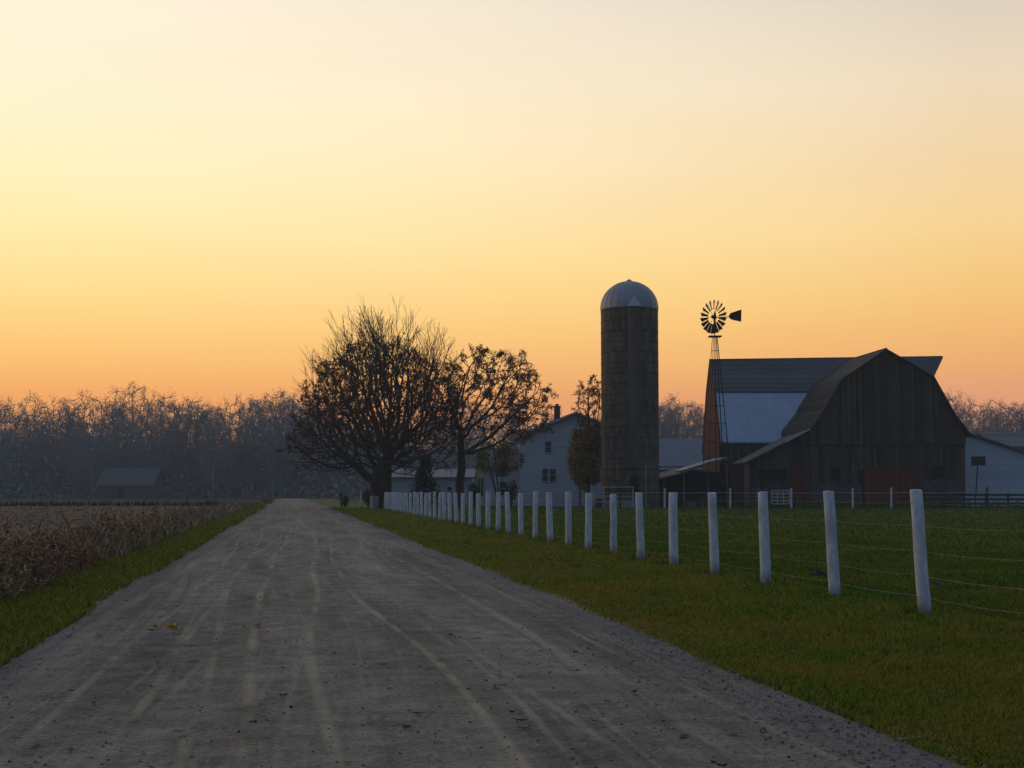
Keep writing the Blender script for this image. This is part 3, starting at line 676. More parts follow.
mb = MB(); mb.box(XL-.05, XL+.3, YF-.1, YF+.1, 0, ze-.05); mb.build('corner_board', 'barn_red', barn)
# openings of the front wall
def rect(px0, px1, py0, py1, Y, y0, y1, name, mat, parent):
    p = P(px0, py1, Y); q = P(px1, py0, Y); mb = MB(); mb.box(p.x, q.x, Y+y0, Y+y1, p.z, q.z); return mb.build(name, mat, parent)
d1 = rect(865, 919, 468.5, 505.5, Y0, -.02, .10, 'sliding_door', 'door_red', barn)
rect(863, 921, 466.6, 468.4, Y0, -.07, .10, 'door_track', 'darkwood', barn)
d2 = rect(792, 809, 470, 499, Y0, 0, .10, 'door', 'door_red', barn)
for r_ in ((759, 787, 470, 480.5), (832.5, 840, 468.3, 479), (932.6, 944.5, 466.8, 477.6)):
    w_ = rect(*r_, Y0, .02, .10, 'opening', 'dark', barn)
    x0, x1, y0, y1 = r_
    mb = MB()
    for (u0, u1, v0, v1) in ((x0-.8, x1+.8, y0-.9, y0), (x0-.8, x1+.8, y1, y1+.9), (x0-.9, x0, y0, y1), (x1, x1+.9, y0, y1)):
        p = P(u0, v1); q = P(u1, v0); mb.box(p.x, q.x, Y0-.02, Y0+.10, p.z, q.z)
    mb.build('frame', 'darkwood', w_)
rect(921, 964, 480, 509, Y0, .03, .10, 'stone_panel', 'stone', barn)
rect(812, 862, 484, 509, Y0, .04, .10, 'stone_panel', 'stone', barn)
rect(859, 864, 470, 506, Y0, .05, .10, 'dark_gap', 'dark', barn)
rect(744, 748.8, 464.5, 508, Y0, -.25, .15, 'corner_post', 'oldwood', barn)
rect(735, 743.8, 465.5, 508, Y0, .05, .15, 'red_panel', 'barn_red', barn)
# cupola-free ridge caps
mb = MB(); mb.bar(P(*pk)+SK*-.35+Vector((0, 0, .05)), P(*pk)+SK*9.6+Vector((0, 0, .05)), .07, n=6); mb.build('ridge_cap', 'darkwood', barn)
mb = MB(); mb.bar((XL-.06, YR, zrL+.1), (XR+2.6, YR, zrR+.1), .07, n=6); mb.build('ridge_cap', 'darkwood', barn)

# open shed left of the barn
shed = empty('open_shed', (14, 116, 0), 'low open-fronted shed with thin sloping pale roof left of the big barn', 'shed')
yf, yb = 113.4, 119.4
mb = MB(); a = at(681, 473, yf); b_ = at(728, 459.2, yf); mb.prism([a, b_, b_+Vector((-.3, 6, .02)), a+Vector((-.3, 6, .02))], (0, 0, .2)); recalc(mb.build('roof', 'blue_metal', shed))
mb = MB(); c = at(655.5, 479, yf); a2 = at(688, 470.5, yf)-Vector((0, 0, .05)); mb.prism([c, a2, a2+Vector((-.3, 6, .3)), c+Vector((-.3, 6, .3))], (0, 0, -.10)); recalc(mb.build('roof_extension', 'oldwood', shed))
mb = MB(); mb.box(11.6, 18.6, yb-.2, yb, 0, 3.0); mb.build('back_wall', 'darkwood', shed)
mb = MB(); mb.box(18.4, 18.6, yf+1.6, yb-.2, 0, 3.1); mb.build('side_wall', 'darkwood', shed)
for px_ in (664, 684, 708, 727):
    p = at(px_, 492, yf+.3); mb = MB(); mb.bar((p.x, p.y, 0), (p.x, p.y, 2.3+(p.x-12)*.22), .07, n=6); mb.build('pole', 'oldwood', shed)
tr = MB(); p = at(691, 500, 111); tr.prism([Vector((p.x-.35, 111, .45)), Vector((p.x+.35, 111, .45)), Vector((p.x+.28, 111, 0)), Vector((p.x-.28, 111, 0))], (0, .6, 0))
tr.box(p.x-.38, p.x+.38, 110.97, 111.63, .45, .5)
o = tr.build('feed_trough', 'oldwood', origin=(p.x, 111, 0)); recalc(o); tag(o, 'small wooden feed trough in front of the open shed', 'trough')

# ------------------------------------------------------------------ buildings beyond
def gable_building(name, label, x0, x1, y0, y1, ze_, zr, wall, roof, axis='X', over=.35, cat='building'):
    """axis: direction of the ridge"""
    e = empty(name, ((x0+x1)/2, (y0+y1)/2, 0), label, cat)
    mb = MB()
    if axis == 'X':
        ym = (y0+y1)/2
        mb.prism([Vector((x0, y0, 0)), Vector((x0, y0, ze_)), Vector((x0, ym, zr)), Vector((x0, y1, ze_)), Vector((x0, y1, 0))], (x1-x0, 0, 0))
        recalc(mb.build('wall', wall, e))
        for ya in (y0-over, y1+over):
            k = (zr-ze_)/(ym-y0); mb = MB(); mb.prism([Vector((x0-over, ya, ze_-over*k+.03)), Vector((x1+over, ya, ze_-over*k+.03)), Vector((x1+over, ym, zr+.03)), Vector((x0-over, ym, zr+.03))], (0, 0, .14)); recalc(mb.build('roof', roof, e))
    else:
        xm = (x0+x1)/2
        mb.prism([Vector((x0, y0, 0)), Vector((x0, y0, ze_)), Vector((xm, y0, zr)), Vector((x1, y0, ze_)), Vector((x1, y0, 0))], (0, y1-y0, 0))
        recalc(mb.build('wall', wall, e))
        for xa in (x0-over, x1+over):
            k = (zr-ze_)/(xm-x0); mb = MB(); mb.prism([Vector((xa, y0-over, ze_-over*k+.03)), Vector((xm, y0-over, zr+.03)), Vector((xm, y1+over, zr+.03)), Vector((xa, y1+over, ze_-over*k+.03))], (0, 0, .14)); recalc(mb.build('roof', roof, e))
    return e
def win(e, x0, x1, z0, z1, y, frame='white_frame', mull=True, sill=True):
    mb = MB(); t = .07
    mb.box(x0-t, x1+t, y-.06, y+.02, z1, z1+t); mb.box(x0-t, x1+t, y-.06, y+.02, z0-t, z0); mb.box(x0-t, x0, y-.06, y+.02, z0, z1); mb.box(x1, x1+t, y-.06, y+.02, z0, z1)
    if mull: mb.box(x0, x1, y-.05, y+.02, (z0+z1)/2-.025, (z0+z1)/2+.025)
    f = mb.build('window', frame, e); mb = MB(); mb.box(x0, x1, y-.02, y+.03, z0, z1); mb.build('pane', 'glass', f)
# low building with blue-grey roof behind the silo
bb = gable_building('outbuilding', 'low outbuilding with blue-grey metal roof between silo and barn', xat(640, 150), xat(712, 150), 146, 158, zat(467, 146)+.1, zat(440, 152), 'barn_low', 'blue_metal')
mb = MB(); x0 = xat(636, 145.5); x1 = xat(716, 145.5); mb.box(x0, x1, 145.5, 145.62, zat(469.5, 145.5), zat(467.6, 145.5)); mb.build('gutter', 'fascia', bb)
# white building right of the barn
yw = 121.0
wb = empty('white_building', (xat(1010, yw), yw, 0), 'white single-storey farm building with sloping dark roof joined to the right of the barn', 'building')
ws = [P(965.5, 509, yw), P(965.5, 437, yw), P(972, 434.8, yw), P(1030, 455, yw), P(1085, 476, yw), P(1085, 509, yw)]
for v in (ws[0], ws[-1]): v.z = 0
mb = MB(); mb.prism(ws, (0, 9, 0)); recalc(mb.build('wall', 'pale_wall', wb))
for a, b_ in (((967, 433.6), (1030, 454.2)), ((1030, 454.2), (1088, 476.4))):
    a = P(*a, yw-.35); b_ = P(*b_, yw-.35); mb = MB(); mb.prism([a, b_, b_+Vector((0, 9.6, 0)), a+Vector((0, 9.6, 0))], (0, 0, .16)); recalc(mb.build('roof', 'shingle', wb))
# farther white shed peeking over it
fb = gable_building('distant_shed', 'distant white shed with grey roof peeking over the nearer white building', xat(1003, 170), xat(1120, 170), 170, 182, zat(446, 170), zat(433.5, 176), 'white_wall', 'shingle', over=.8)
x0 = xat(1023, 170); win(fb, x0, x0+1.0, zat(451, 170), zat(440, 170)-.6, 170)

# farmhouse
yh = 126.0
hx0, hx1 = xat(519, yh), xat(633, yh); hxm = xat(576, yh)
zeh, zrh = zat(436, yh), zat(413.5, yh)
hs = gable_building('farmhouse', 'white two-storey farmhouse with dark gable roof behind the bare trees', hx0, hx1, yh, yh+9, zeh, zrh, 'white_wall', 'shingle', 'Y', .45, 'house')
mb = MB()
for sx in (-1, 1):
    mb.bar((hxm, yh-.47, zrh+.08), (hxm+sx*((hx1-hx0)/2+.45), yh-.47, zeh-.20), .09, n=4)
mb.build('rake_board', 'white_frame', hs)
for x0, x1, y0, y1 in ((545.2, 551.3, 441.5, 452.5), (542.2, 548, 468.8, 481.5), (550, 555.8, 468.8, 481.5), (590, 596, 441.5, 452.5), (592, 598, 468.8, 481.5)):
    win(hs, xat(x0, yh), xat(x1, yh), zat(y1, yh), zat(y0, yh), yh)
cx = xat(557.3, yh+3); z1 = zat(407.5, yh+3)
mb = MB(); mb.box(cx-.28, cx+.28, yh+2.7, yh+3.3, zeh, z1); ch = mb.build('chimney', 'brick', hs)
mb = MB(); mb.box(cx-.34, cx+.34, yh+2.64, yh+3.36, z1, z1+.12); mb.box(cx-.16, cx+.16, yh+2.85, yh+3.15, z1+.12, z1+.32); mb.build('chimney_cap', 'brick', ch)
# lower wing of the house with its porch
ax0, ax1 = xat(484, yh+.8), hx0-.02
mb = MB(); mb.box(ax0, ax1, yh+.8, yh+7, 0, zat(467, yh+.8)); mb.build('annexe_wall', 'white_wall', hs)
mb = MB(); e0 = zat(467.5, yh+.4); e1 = zat(450, yh+4)
mb.prism([Vector((xat(474, yh+.4), yh+.4, e0)), Vector((ax1, yh+.4, e0)), Vector((ax1, yh+4, e1)), Vector((xat(478, yh+4), yh+4, e1))], (0, 0, .14)); recalc(mb.build('annexe_roof', 'green_roof', hs))
mb = MB(); mb.prism([Vector((xat(474, yh+.4), yh+7.4, e0)), Vector((ax1, yh+7.4, e0)), Vector((ax1, yh+4, e1)), Vector((xat(478, yh+4), yh+4, e1))], (0, 0, .14)); recalc(mb.build('annexe_roof', 'green_roof', hs))
mb = MB(); mb.box(xat(476.6, yh+.7), ax0-.01, yh+.75, yh+6.5, 0, zat(467.4, yh+.8)-.02); po = mb.build('porch', 'cream_frame', hs)
for k in range(2):
    x0 = xat(477.6+3.3*k, yh+.7); mb = MB(); mb.box(x0, x0+.2, yh+.72, yh+.77, .9, 2.5); mb.build('porch_window', 'glass', po)
win(hs, xat(500, yh+.8), xat(507, yh+.8), 1.0, 2.2, yh+.8)

# pale shed behind the big trees
ps = gable_building('pale_shed', 'long pale shed seen low behind the big trees', xat(392, 142), xat(472, 142), 142, 149, 2.7, 3.5, 'dull_wall', 'blue_metal', over=.3, cat='shed')
win(ps, xat(447, 142), xat(452, 142), 1.0, 1.8, 142)
# faint barn deep in the haze
fbn = gable_building('hazy_barn', 'faint grey barn standing in the haze at the foot of the wood', xat(97, 272), xat(152, 272), 272, 282, zat(485, 272), zat(469, 277), 'grey_wall', 'grey_roof', cat='barn')
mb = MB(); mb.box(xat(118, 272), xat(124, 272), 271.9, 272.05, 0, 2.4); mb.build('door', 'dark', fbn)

# ------------------------------------------------------------------ silo
sx, sy, sr = xat(630.5, 114), 114.0, 2.34
si = empty('silo', (sx, sy, 0), 'tall dark concrete stave silo with silver domed cap', 'silo')
zt = zat(309, sy)
mb = MB(); mb.lathe([(sr, 0), (sr, zt)], sx, sy, 48); recalc(mb.build('silo_wall', 'silo', si, smooth=False))
for z in list(np.arange(.5, zt, .86)):
    mb = MB(); mb.lathe([(sr+.003, z-.025), (sr+.03, z-.012), (sr+.03, z+.012), (sr+.003, z+.025)], sx, sy, 48, caps=False); mb.build('hoop', 'steel', si)
dz = zat(281.5, sy)-zt
prof_d = [(sr+.05, zt-.08)]+[(max(.02, (sr+.04)*math.cos(t)), zt+dz*math.sin(t)) for t in np.linspace(0, math.pi/2*.97, 12)]
mb = MB(); mb.lathe(prof_d, sx, sy, 24); dome = mb.build('dome', 'galv', si); recalc(dome)
mb = MB()
for k in range(24):
    a = 2*math.pi*k/24
    for i in range(1, len(prof_d)-1):
        r0, z0 = prof_d[i]; r1, z1 = prof_d[i+1]; mb.bar((sx+math.cos(a)*r0, sy+math.sin(a)*r0, z0), (sx+math.cos(a)*r1, sy+math.sin(a)*r1, z1), .022, n=4, caps=False)
mb.build('dome_rib', 'galv', dome)
mb = MB(); mb.lathe([(.3, zt+dz-.03), (.22, zt+dz+.08), (.02, zt+dz+.2)], sx, sy, 16); mb.build('dome_cap', 'galv', dome)
# chute with its small gabled hood
M['chute'] = plain('chute_metal', (.135, .105, .08), (.08, .06, .045), 2, stretch=(1, 1, .2), rough=.7)
cxx = xat(635.3, sy-sr); V = []; zc0 = zat(467, sy-sr)
mb = MB(); n = 9; arc = [(cxx+.52*math.cos(math.pi+math.pi*k/(n-1)), sy-sr+.10-.48*math.sin(math.pi*k/(n-1))) for k in range(n)]
for k in range(n-1):
    (xa, ya), (xb, yb2) = arc[k], arc[k+1]; mb.add([(xa, ya, zc0), (xb, yb2, zc0), (xb, yb2, zt-.1), (xa, ya, zt-.1)], [(0, 1, 2, 3)])
mb.add([(x, y, zc0) for x, y in arc], [tuple(range(n))]); chute = mb.build('chute', 'chute', si)
mb = MB(); zh = zat(295.5, sy-sr); zb2 = zt-.12
hw = .56; yc = sy-sr-.42
mb.prism([Vector((cxx-hw, yc, zb2)), Vector((cxx+hw, yc, zb2)), Vector((cxx, yc+.25, zh))], (0, 1.3, 0)); recalc(mb.build('chute_hood', 'white_metal', si))
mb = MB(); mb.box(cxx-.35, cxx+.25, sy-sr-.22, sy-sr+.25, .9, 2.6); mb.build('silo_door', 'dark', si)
# silo base pipes
mb = MB(); mb.bar((sx+1.0, sy-sr-.25, 0), (sx+1.0, sy-sr-.25, 3.6), .06); mb.build('fill_pipe', 'galv', si)
# pen rails and low wall in front of silo
pen = empty('pen_rail', (xat(612, 110), 110, 0), 'white pipe rail on posts in front of the silo foot', 'fence')
for px_ in (592.5, 603.2, 633):
    x = xat(px_, 110); mb = MB(); mb.bar((x, 110, 0), (x, 110, zat(487, 110)), .045); mb.build('post', 'fascia', pen)
x0, x1 = xat(592, 110), xat(634, 110)
for z in (zat(487, 110), .95, .5):
    mb = MB(); mb.bar((x0, 110, z), (x1, 110, z), .03); mb.build('rail', 'fascia', pen)
mb = MB(); mb.box(xat(588, 111.2), xat(640, 111.2), 111.2, 111.4, 0, .62); lw = mb.build('low_wall', 'concrete', origin=(xat(612, 111.2), 111.3, 0)); tag(lw, 'low grey concrete wall at the foot of the silo', 'wall')
bt = MB(); x = xat(599, 110.6); bt.lathe([(.30, 0), (.32, .3), (.30, .72), (.26, .78)], x, 110.6, 16); o = bt.build('barrel', 'board_grey', origin=(x, 110.6, 0)); recalc(o); tag(o, 'dark barrel by the low wall at the silo foot', 'barrel')

# ------------------------------------------------------------------ wind pump
wx, wy = xat(716.5, 111), 111.0
wm = empty('wind_pump', (wx, wy, 0), 'farm windmill with many-bladed wheel and tail vane on a thin lattice tower', 'windmill')
zt_ = zat(336, wy); ya = R(8); bw = 1.3; tw = .17
def corner(k, z):
    a = ya+math.pi/4+k*math.pi/2; rr = (bw+(tw-bw)*z/zt_)*1.18; return Vector((wx+math.cos(a)*rr, wy+math.sin(a)*rr, z))
for k in range(4):
    mb = MB(); mb.bar(corner(k, 0), corner(k, zt_), .055 if k in (0, 3) else .03, .045 if k in (0, 3) else .028, n=4); mb.build('leg', 'steel', wm)
lv = [0.1, 1.9, 3.6, 5.2, 6.7, 8.1, 9.4, 10.6, 11.6, 12.5]
for z in lv[1:]:
    mb = MB()
    for k in range(4): mb.bar(corner(k, z), corner((k+1) % 4, z), .018, n=4)
    mb.build('girt', 'steel', wm)
mb = MB()
for z0, z1 in zip(lv[:4], lv[1:5]):
    for k in range(4): mb.bar(corner(k, z0), corner((k+1) % 4, z1), .012, n=3, caps=False)
mb.build('brace', 'steel', wm)
mb = MB(); mb.box(wx-.48, wx+.50, wy-.45, wy+.45, zt_-.09, zt_); mb.build('platform', 'steel', wm)
mb = MB(); mb.bar((wx, wy, 0.2), (wx, wy, zt_+1.3), .035, n=6); mb.build('pump_rod', 'steel', wm)
hub = at(713.5, 316.8, wy-.5); rW = 17/F*wy
ax = Vector((-math.sin(R(50)), -math.cos(R(50)), 0))       # wheel axis, turned 45 degrees from the camera
wc = Vector((hub.x, hub.y, hub.z)); u = Vector((math.cos(R(50)), -math.sin(R(50)), 0)); vv = Vector((0, 0, 1))
gear = MB(); gear.box(wx-.07, wx+.07, wy-.15, wy+.1, zt_+.9, hub.z+.1); gear.prism([Vector((wx-.16, wy-.1, hub.z-.1)), Vector((wx+.16, wy-.1, hub.z-.1)), Vector((wx+.07, wy-.1, hub.z+.5)), Vector((wx+.01, wy-.1, hub.z+.5))], (0, .2, 0))
gear.bar((wx, wy, hub.z), wc+ax*.1, .06); gr = gear.build('gear_box', 'steel', wm); recalc(gr)
mb = MB(); mb.bar(wc-ax*.12, wc+ax*.15, .13, n=10); wh = mb.build('wheel_hub', 'steel', wm)
for k in range(18):
    th = 2*math.pi*k/18+.1; rd = u*math.cos(th)+vv*math.sin(th); tg = -u*math.sin(th)+vv*math.cos(th)
    r0, r1 = rW*.42, rW; w0, w1 = .07, .17; pitch = R(-30)
    t2 = tg*math.cos(pitch)+ax*math.sin(pitch); nn = rd.cross(t2)
    a, b_, c, d = wc+rd*r0-t2*w0, wc+rd*r0+t2*w0, wc+rd*r1+t2*w1, wc+rd*r1-t2*w1
    mb = MB(); mb.prism([a, b_, c, d], nn*.012); o = mb.build('blade', 'steel', wm); recalc(o)
mb = MB()
for rr in (rW*.5, rW*.86):
    pts = [wc+(u*math.cos(2*math.pi*k/36)+vv*math.sin(2*math.pi*k/36))*rr for k in range(37)]
    for a, b_ in zip(pts[:-1], pts[1:]): mb.bar(a, b_, .012, n=3, caps=False)
for k in range(6):
    th = 2*math.pi*k/6; mb.bar(wc, wc+(u*math.cos(th)+vv*math.sin(th))*rW*.86, .014, n=4)
mb.build('wheel_rim', 'steel', wm)
tv = Vector((wx, wy, hub.z)); y_v = wy+.15
mb = MB(); mb.bar(tv, at(731, 316.6, y_v), .028); mb.build('vane_arm', 'steel', wm)
mb = MB(); mb.prism([at(728.8, 315.6, y_v), at(730.5, 313, y_v), at(741.5, 309.4, y_v), at(741.2, 321.8, y_v), at(731.5, 319.6, y_v), at(729.3, 318, y_v)], (0, .03, 0)); recalc(mb.build('tail_vane', 'steel', wm))

# ------------------------------------------------------------------ back fence of the pasture, gates, hoop board
yfz = 108.0
ff = empty('back_fence', (xat(800, yfz), yfz, 0), 'thin white-topped fence with slim posts across the far side of the pasture', 'fence')
for px_, wht, top in ((664.5, 1, 488.5), (699, 0, 493), (730, 1, 488), (791, 1, 488), (852.5, 1, 488), (891, 1, 487.5), (944, 0, 490), (987, 0, 487), (1032, 0, 489), (1075, 0, 489), (620, 0, 491), (580, 0, 491)):
    x = xat(px_, yfz); mb = MB(); mb.bar((x, yfz, 0), (x+.02, yfz, zat(top, yfz)), .085 if wht else .075, n=8); mb.build('post', 'post' if wht else 'darkwood', ff)
for z, mt, rr, x1 in ((1.22, 'rope', .022, 1100), (.9, 'wire', .008, 1100), (.55, 'wire', .008, 1100)):
    mb = MB(); xs = np.linspace(xat(575, yfz), xat(x1, yfz), 30)
    for a, b_ in zip(xs[:-1], xs[1:]): mb.bar((a, yfz-.09, z+.03*math.sin(a*1.3)), (b_, yfz-.09, z+.03*math.sin(b_*1.3)), rr, n=4, caps=False)
    mb.build('top_rope' if mt == 'rope' else 'wire', mt, ff)
def gate(px0, px1, Y, mat, label, nv, nh, top=490.5, bot=504.5):
    x0, x1 = xat(px0, Y), xat(px1, Y); z1, z0 = zat(top, Y), zat(bot, Y)+.05
    e = empty('gate', ((x0+x1)/2, Y, 0), label, 'gate')
    for k in range(nh):
        z = z0+(z1-z0)*k/(nh-1); mb = MB(); mb.box(x0, x1, Y-.02, Y+.02, z-.04, z+.04); mb.build('rail', mat, e)
    for k in range(nv):
        x = x0+(x1-x0)*k/(nv-1); mb = MB(); mb.box(x-.04, x+.04, Y-.045, Y-.021, z0-.04, z1+.04); mb.build('upright', mat, e)
gate(771.5, 789, 108.3, 'fascia', 'white slatted gate beside a white post in front of the barn', 4, 5)
gate(746, 766, 109.6, 'oldwood', 'grey wooden gate left of the white slatted gate', 3, 5, 489.5)
df = empty('board_fence', (xat(957, 111.5), 111.5, 0), 'dark board fence in front of the barn corner and stone wall', 'fence')
for px_ in (925, 944, 964, 986, 1008, 1030):
    x = xat(px_, 111.5); mb = MB(); mb.box(x-.07, x+.07, 111.45, 111.6, 0, 1.25); mb.build('post', 'darkwood', df)
for z in (.35, .7, 1.05):
    mb = MB(); mb.box(xat(923, 111.5), xat(1034, 111.5), 111.40, 111.45, z-.08, z+.08); mb.build('rail', 'darkwood', df)
hp = empty('basketball_hoop', (xat(974.6, 116.5), 116.5, 0), 'dark rectangular backboard on a thin pole against the white building', 'basketball hoop')
mb = MB(); mb.bar((xat(974.6, 116.5), 116.5, 0), at(978, 461, 116.5), .05); mb.build('pole', 'steel', hp)
mb = MB(); p = at(971.4, 465.7, 116.4); q = at(985.3, 456.4, 116.4); mb.box(p.x, q.x, 116.35, 116.42, p.z, q.z); mb.build('backboard', 'board_grey', hp)
mb = MB(); c = Vector(((p.x+q.x)/2, 116.72, p.z+.18)); pts = [c+Vector((.23*math.cos(t), .23*math.sin(t), 0)) for t in np.linspace(0, 2*math.pi, 13)]
for a, b_ in zip(pts[:-1], pts[1:]): mb.bar(a, b_, .012, n=4)
mb.build('rim', 'steel', hp)

# things at the end of the road
sg = empty('road_sign', (*ground(335.8, 500).xy, 0), 'small pale sign on a post where the gravel road ends', 'sign')
Ys = 150; sg.location = (xat(335.8, Ys), Ys, 0)
mb = MB(); mb.bar((xat(335.8, Ys), Ys, 0), (xat(335.8, Ys), Ys, 2.1), .04); mb.build('pole', 'galv', sg)
mb = MB(); p = at(333.6, 488.2, Ys); q = at(338.2, 483.4, Ys); mb.prism([Vector((p.x, Ys-.06, (p.z+q.z)/2)), Vector(((p.x+q.x)/2, Ys-.06, q.z)), Vector((q.x, Ys-.06, (p.z+q.z)/2)), Vector(((p.x+q.x)/2, Ys-.06, p.z))], (0, .02, 0)); recalc(mb.build('sign_plate', 'sign_white', sg))
def marker(px, py0, py1, Y, r, mat, name, label, cat):
    x = xat(px, Y); mb = MB(); z1 = zat(py0, Y); mb.lathe([(r, 0), (r*.95, z1-.04), (r*.6, z1)], x, Y, 10); o = mb.build(name, mat, origin=(x, Y, 0)); recalc(o); tag(o, label, cat)
marker(361, 492.5, 502, 122, .09, 'post', 'marker_post', 'short lone white post left of the big tree', 'post')
mbx = empty('mailbox', (xat(341.5, 118), 118, 0), 'dark mailbox on a wooden post beside the road end', 'mailbox')
x = xat(341.5, 118); mb = MB(); mb.box(x-.06, x+.06, 117.95, 118.07, 0, .95); mb.build('post', 'darkwood', mbx)
mb = MB(); mb.prism([Vector((x-.13, 117.75, .95)), Vector((x+.13, 117.75, .95)), Vector((x+.13, 117.75, 1.12)), Vector((x+.09, 117.75, 1.22)), Vector((x, 117.75, 1.26)), Vector((x-.09, 117.75, 1.22)), Vector((x-.13, 117.75, 1.12))], (0, .5, 0)); recalc(mb.build('box', 'board_grey', mbx))
x = xat(374.5, 103); mb = MB(); mb.lathe([(.30, 0), (.31, .5), (.33, .95), (.28, 1.0)], x, 103, 16); o = mb.build('rubbish_bin', 'galv', origin=(x, 103, 0)); recalc(o); tag(o, 'grey metal bin at the foot of the big tree by the board gate', 'bin')

# ------------------------------------------------------------------ trees by space colonisation
def colonize(att, trunk, step, infl, kill, iters=140, up=.0, jit=.15, seed=0):
    rg = np.random.default_rng(seed)
    nodes = [np.array(p, float) for p in trunk]; par = [-1]+list(range(len(trunk)-1))
    att = np.array(att, float); N = np.array(nodes)
    d = np.linalg.norm(att[:, None]-N[None], axis=2); near = d.argmin(1); nd = d.min(1)
    alive = np.ones(len(att), bool); seen = set()
    for it in range(iters):
        act = alive & (nd < infl)
        if not act.any():
            if not alive.any(): break
            i = near[np.where(alive)[0][nd[alive].argmin()]]; a = att[np.where(alive)[0][nd[alive].argmin()]]
            dirs = {i: a-nodes[i]}
        else:
            idx = np.where(act)[0]; acc = np.zeros((len(nodes), 3)); v = att[idx]-np.array(nodes)[near[idx]]
            v /= np.linalg.norm(v, axis=1)[:, None]+1e-9; np.add.at(acc, near[idx], v)
            ii = np.unique(near[idx]); dirs = {i: acc[i] for i in ii}
        new = []
        for i, v in dirs.items():
            v = v/(np.linalg.norm(v)+1e-9)+rg.normal(0, jit, 3)+np.array([0, 0, up])
            if par[i] >= 0:
                pv_ = nodes[i]-nodes[par[i]]; v = v+.35*pv_/(np.linalg.norm(pv_)+1e-9)
            v /= np.linalg.norm(v); q = nodes[i]+v*step
            key = (i, round(v[0], 1), round(v[1], 1), round(v[2], 1))
            if key in seen: continue
            seen.add(key); new.append(q); par.append(i)
        if not new:
            # drop the attractors that are stuck
            alive[np.where(act)[0]] = False; continue
        k0 = len(nodes); nodes += new; Q = np.array(new)
        dn = np.linalg.norm(att[:, None]-Q[None], axis=2); mi = dn.argmin(1); mv = dn[np.arange(len(att)), mi]
        b = mv < nd; nd[b] = mv[b]; near[b] = mi[b]+k0
        alive &= nd > kill
    return np.array(nodes), np.array(par)
def radii(nodes, par, r0, R0):
    n = len(nodes); tips = np.zeros(n); ch = np.zeros(n, int)
    for i in range(n-1, -1, -1):
        if ch[i] == 0: tips[i] = 1
        if par[i] >= 0: tips[par[i]] += tips[i]; ch[par[i]] += 1
    e = math.log(R0/r0)/math.log(tips[0]); return r0*tips**e, ch, tips
def add_twigs(nodes, par, ch, step, per=2, seed=0, spread=.8, ln=1.0, upb=.15):
    rg = np.random.default_rng(seed+99); N = list(nodes); Pp = list(par)
    for i in range(len(nodes)):
        if ch[i] <= 1 and par[i] >= 0 and i > 4:
            base = nodes[i]-nodes[par[i]]; base = base/(np.linalg.norm(base)+1e-9)
            for _ in range(per if ch[i] == 0 else (1 if rg.random() < .45 else 0)):
                v = base+rg.normal(0, spread, 3)*.6; v[2] += upb; v /= np.linalg.norm(v)
                q = nodes[i]+v*step*ln*rg.uniform(.6, 1.3); N.append(q); Pp.append(i)
                v2 = v+rg.normal(0, .35, 3); v2 /= np.linalg.norm(v2); N.append(q+v2*step*ln*rg.uniform(.5, 1.0)); Pp.append(len(N)-2)
    return np.array(N), np.array(Pp)
def tubes(nodes, par, rad, sides):
    i = np.where(par >= 0)[0]; a = nodes[par[i]]; b = nodes[i]; ra = np.minimum(rad[par[i]], rad[i]*1.6); rb_ = rad[i]
    d = b-a; L = np.linalg.norm(d, axis=1); L[L == 0] = 1e-6; d = d/L[:, None]
    ref = np.where(np.abs(d[:, 2:3]) < .9, np.array([[0, 0, 1.]]), np.array([[1., 0, 0]]))
    u_ = np.cross(d, ref); u_ /= np.linalg.norm(u_, axis=1)[:, None]; w_ = np.cross(d, u_)
    V = []
    for c, r in ((a-d*ra[:, None]*.3, ra), (b, rb_)):
        for k in range(sides):
            t = 2*math.pi*k/sides; V.append(c+u_*(math.cos(t)*r)[:, None]+w_*(math.sin(t)*r)[:, None])
    v = np.stack(V, 1).reshape(-1, 3); m_ = len(i); bs = (np.arange(m_)*2*sides)[:, None]
    f = np.concatenate([bs+np.array([[k, (k+1) % sides, (k+1) % sides+sides, k+sides]]) for k in range(sides)], 0)
    return v, f
def ell(n, c, r, rg, lo=0.0, hi=1.0, cond=None):
    out = []
    while len(out) < n:
        p = rg.uniform(-1, 1, 3); q = np.linalg.norm(p)
        if lo < q < hi:
            x = np.array(c)+p*np.array(r)
            if cond is None or cond(x): out.append(x)
    return out
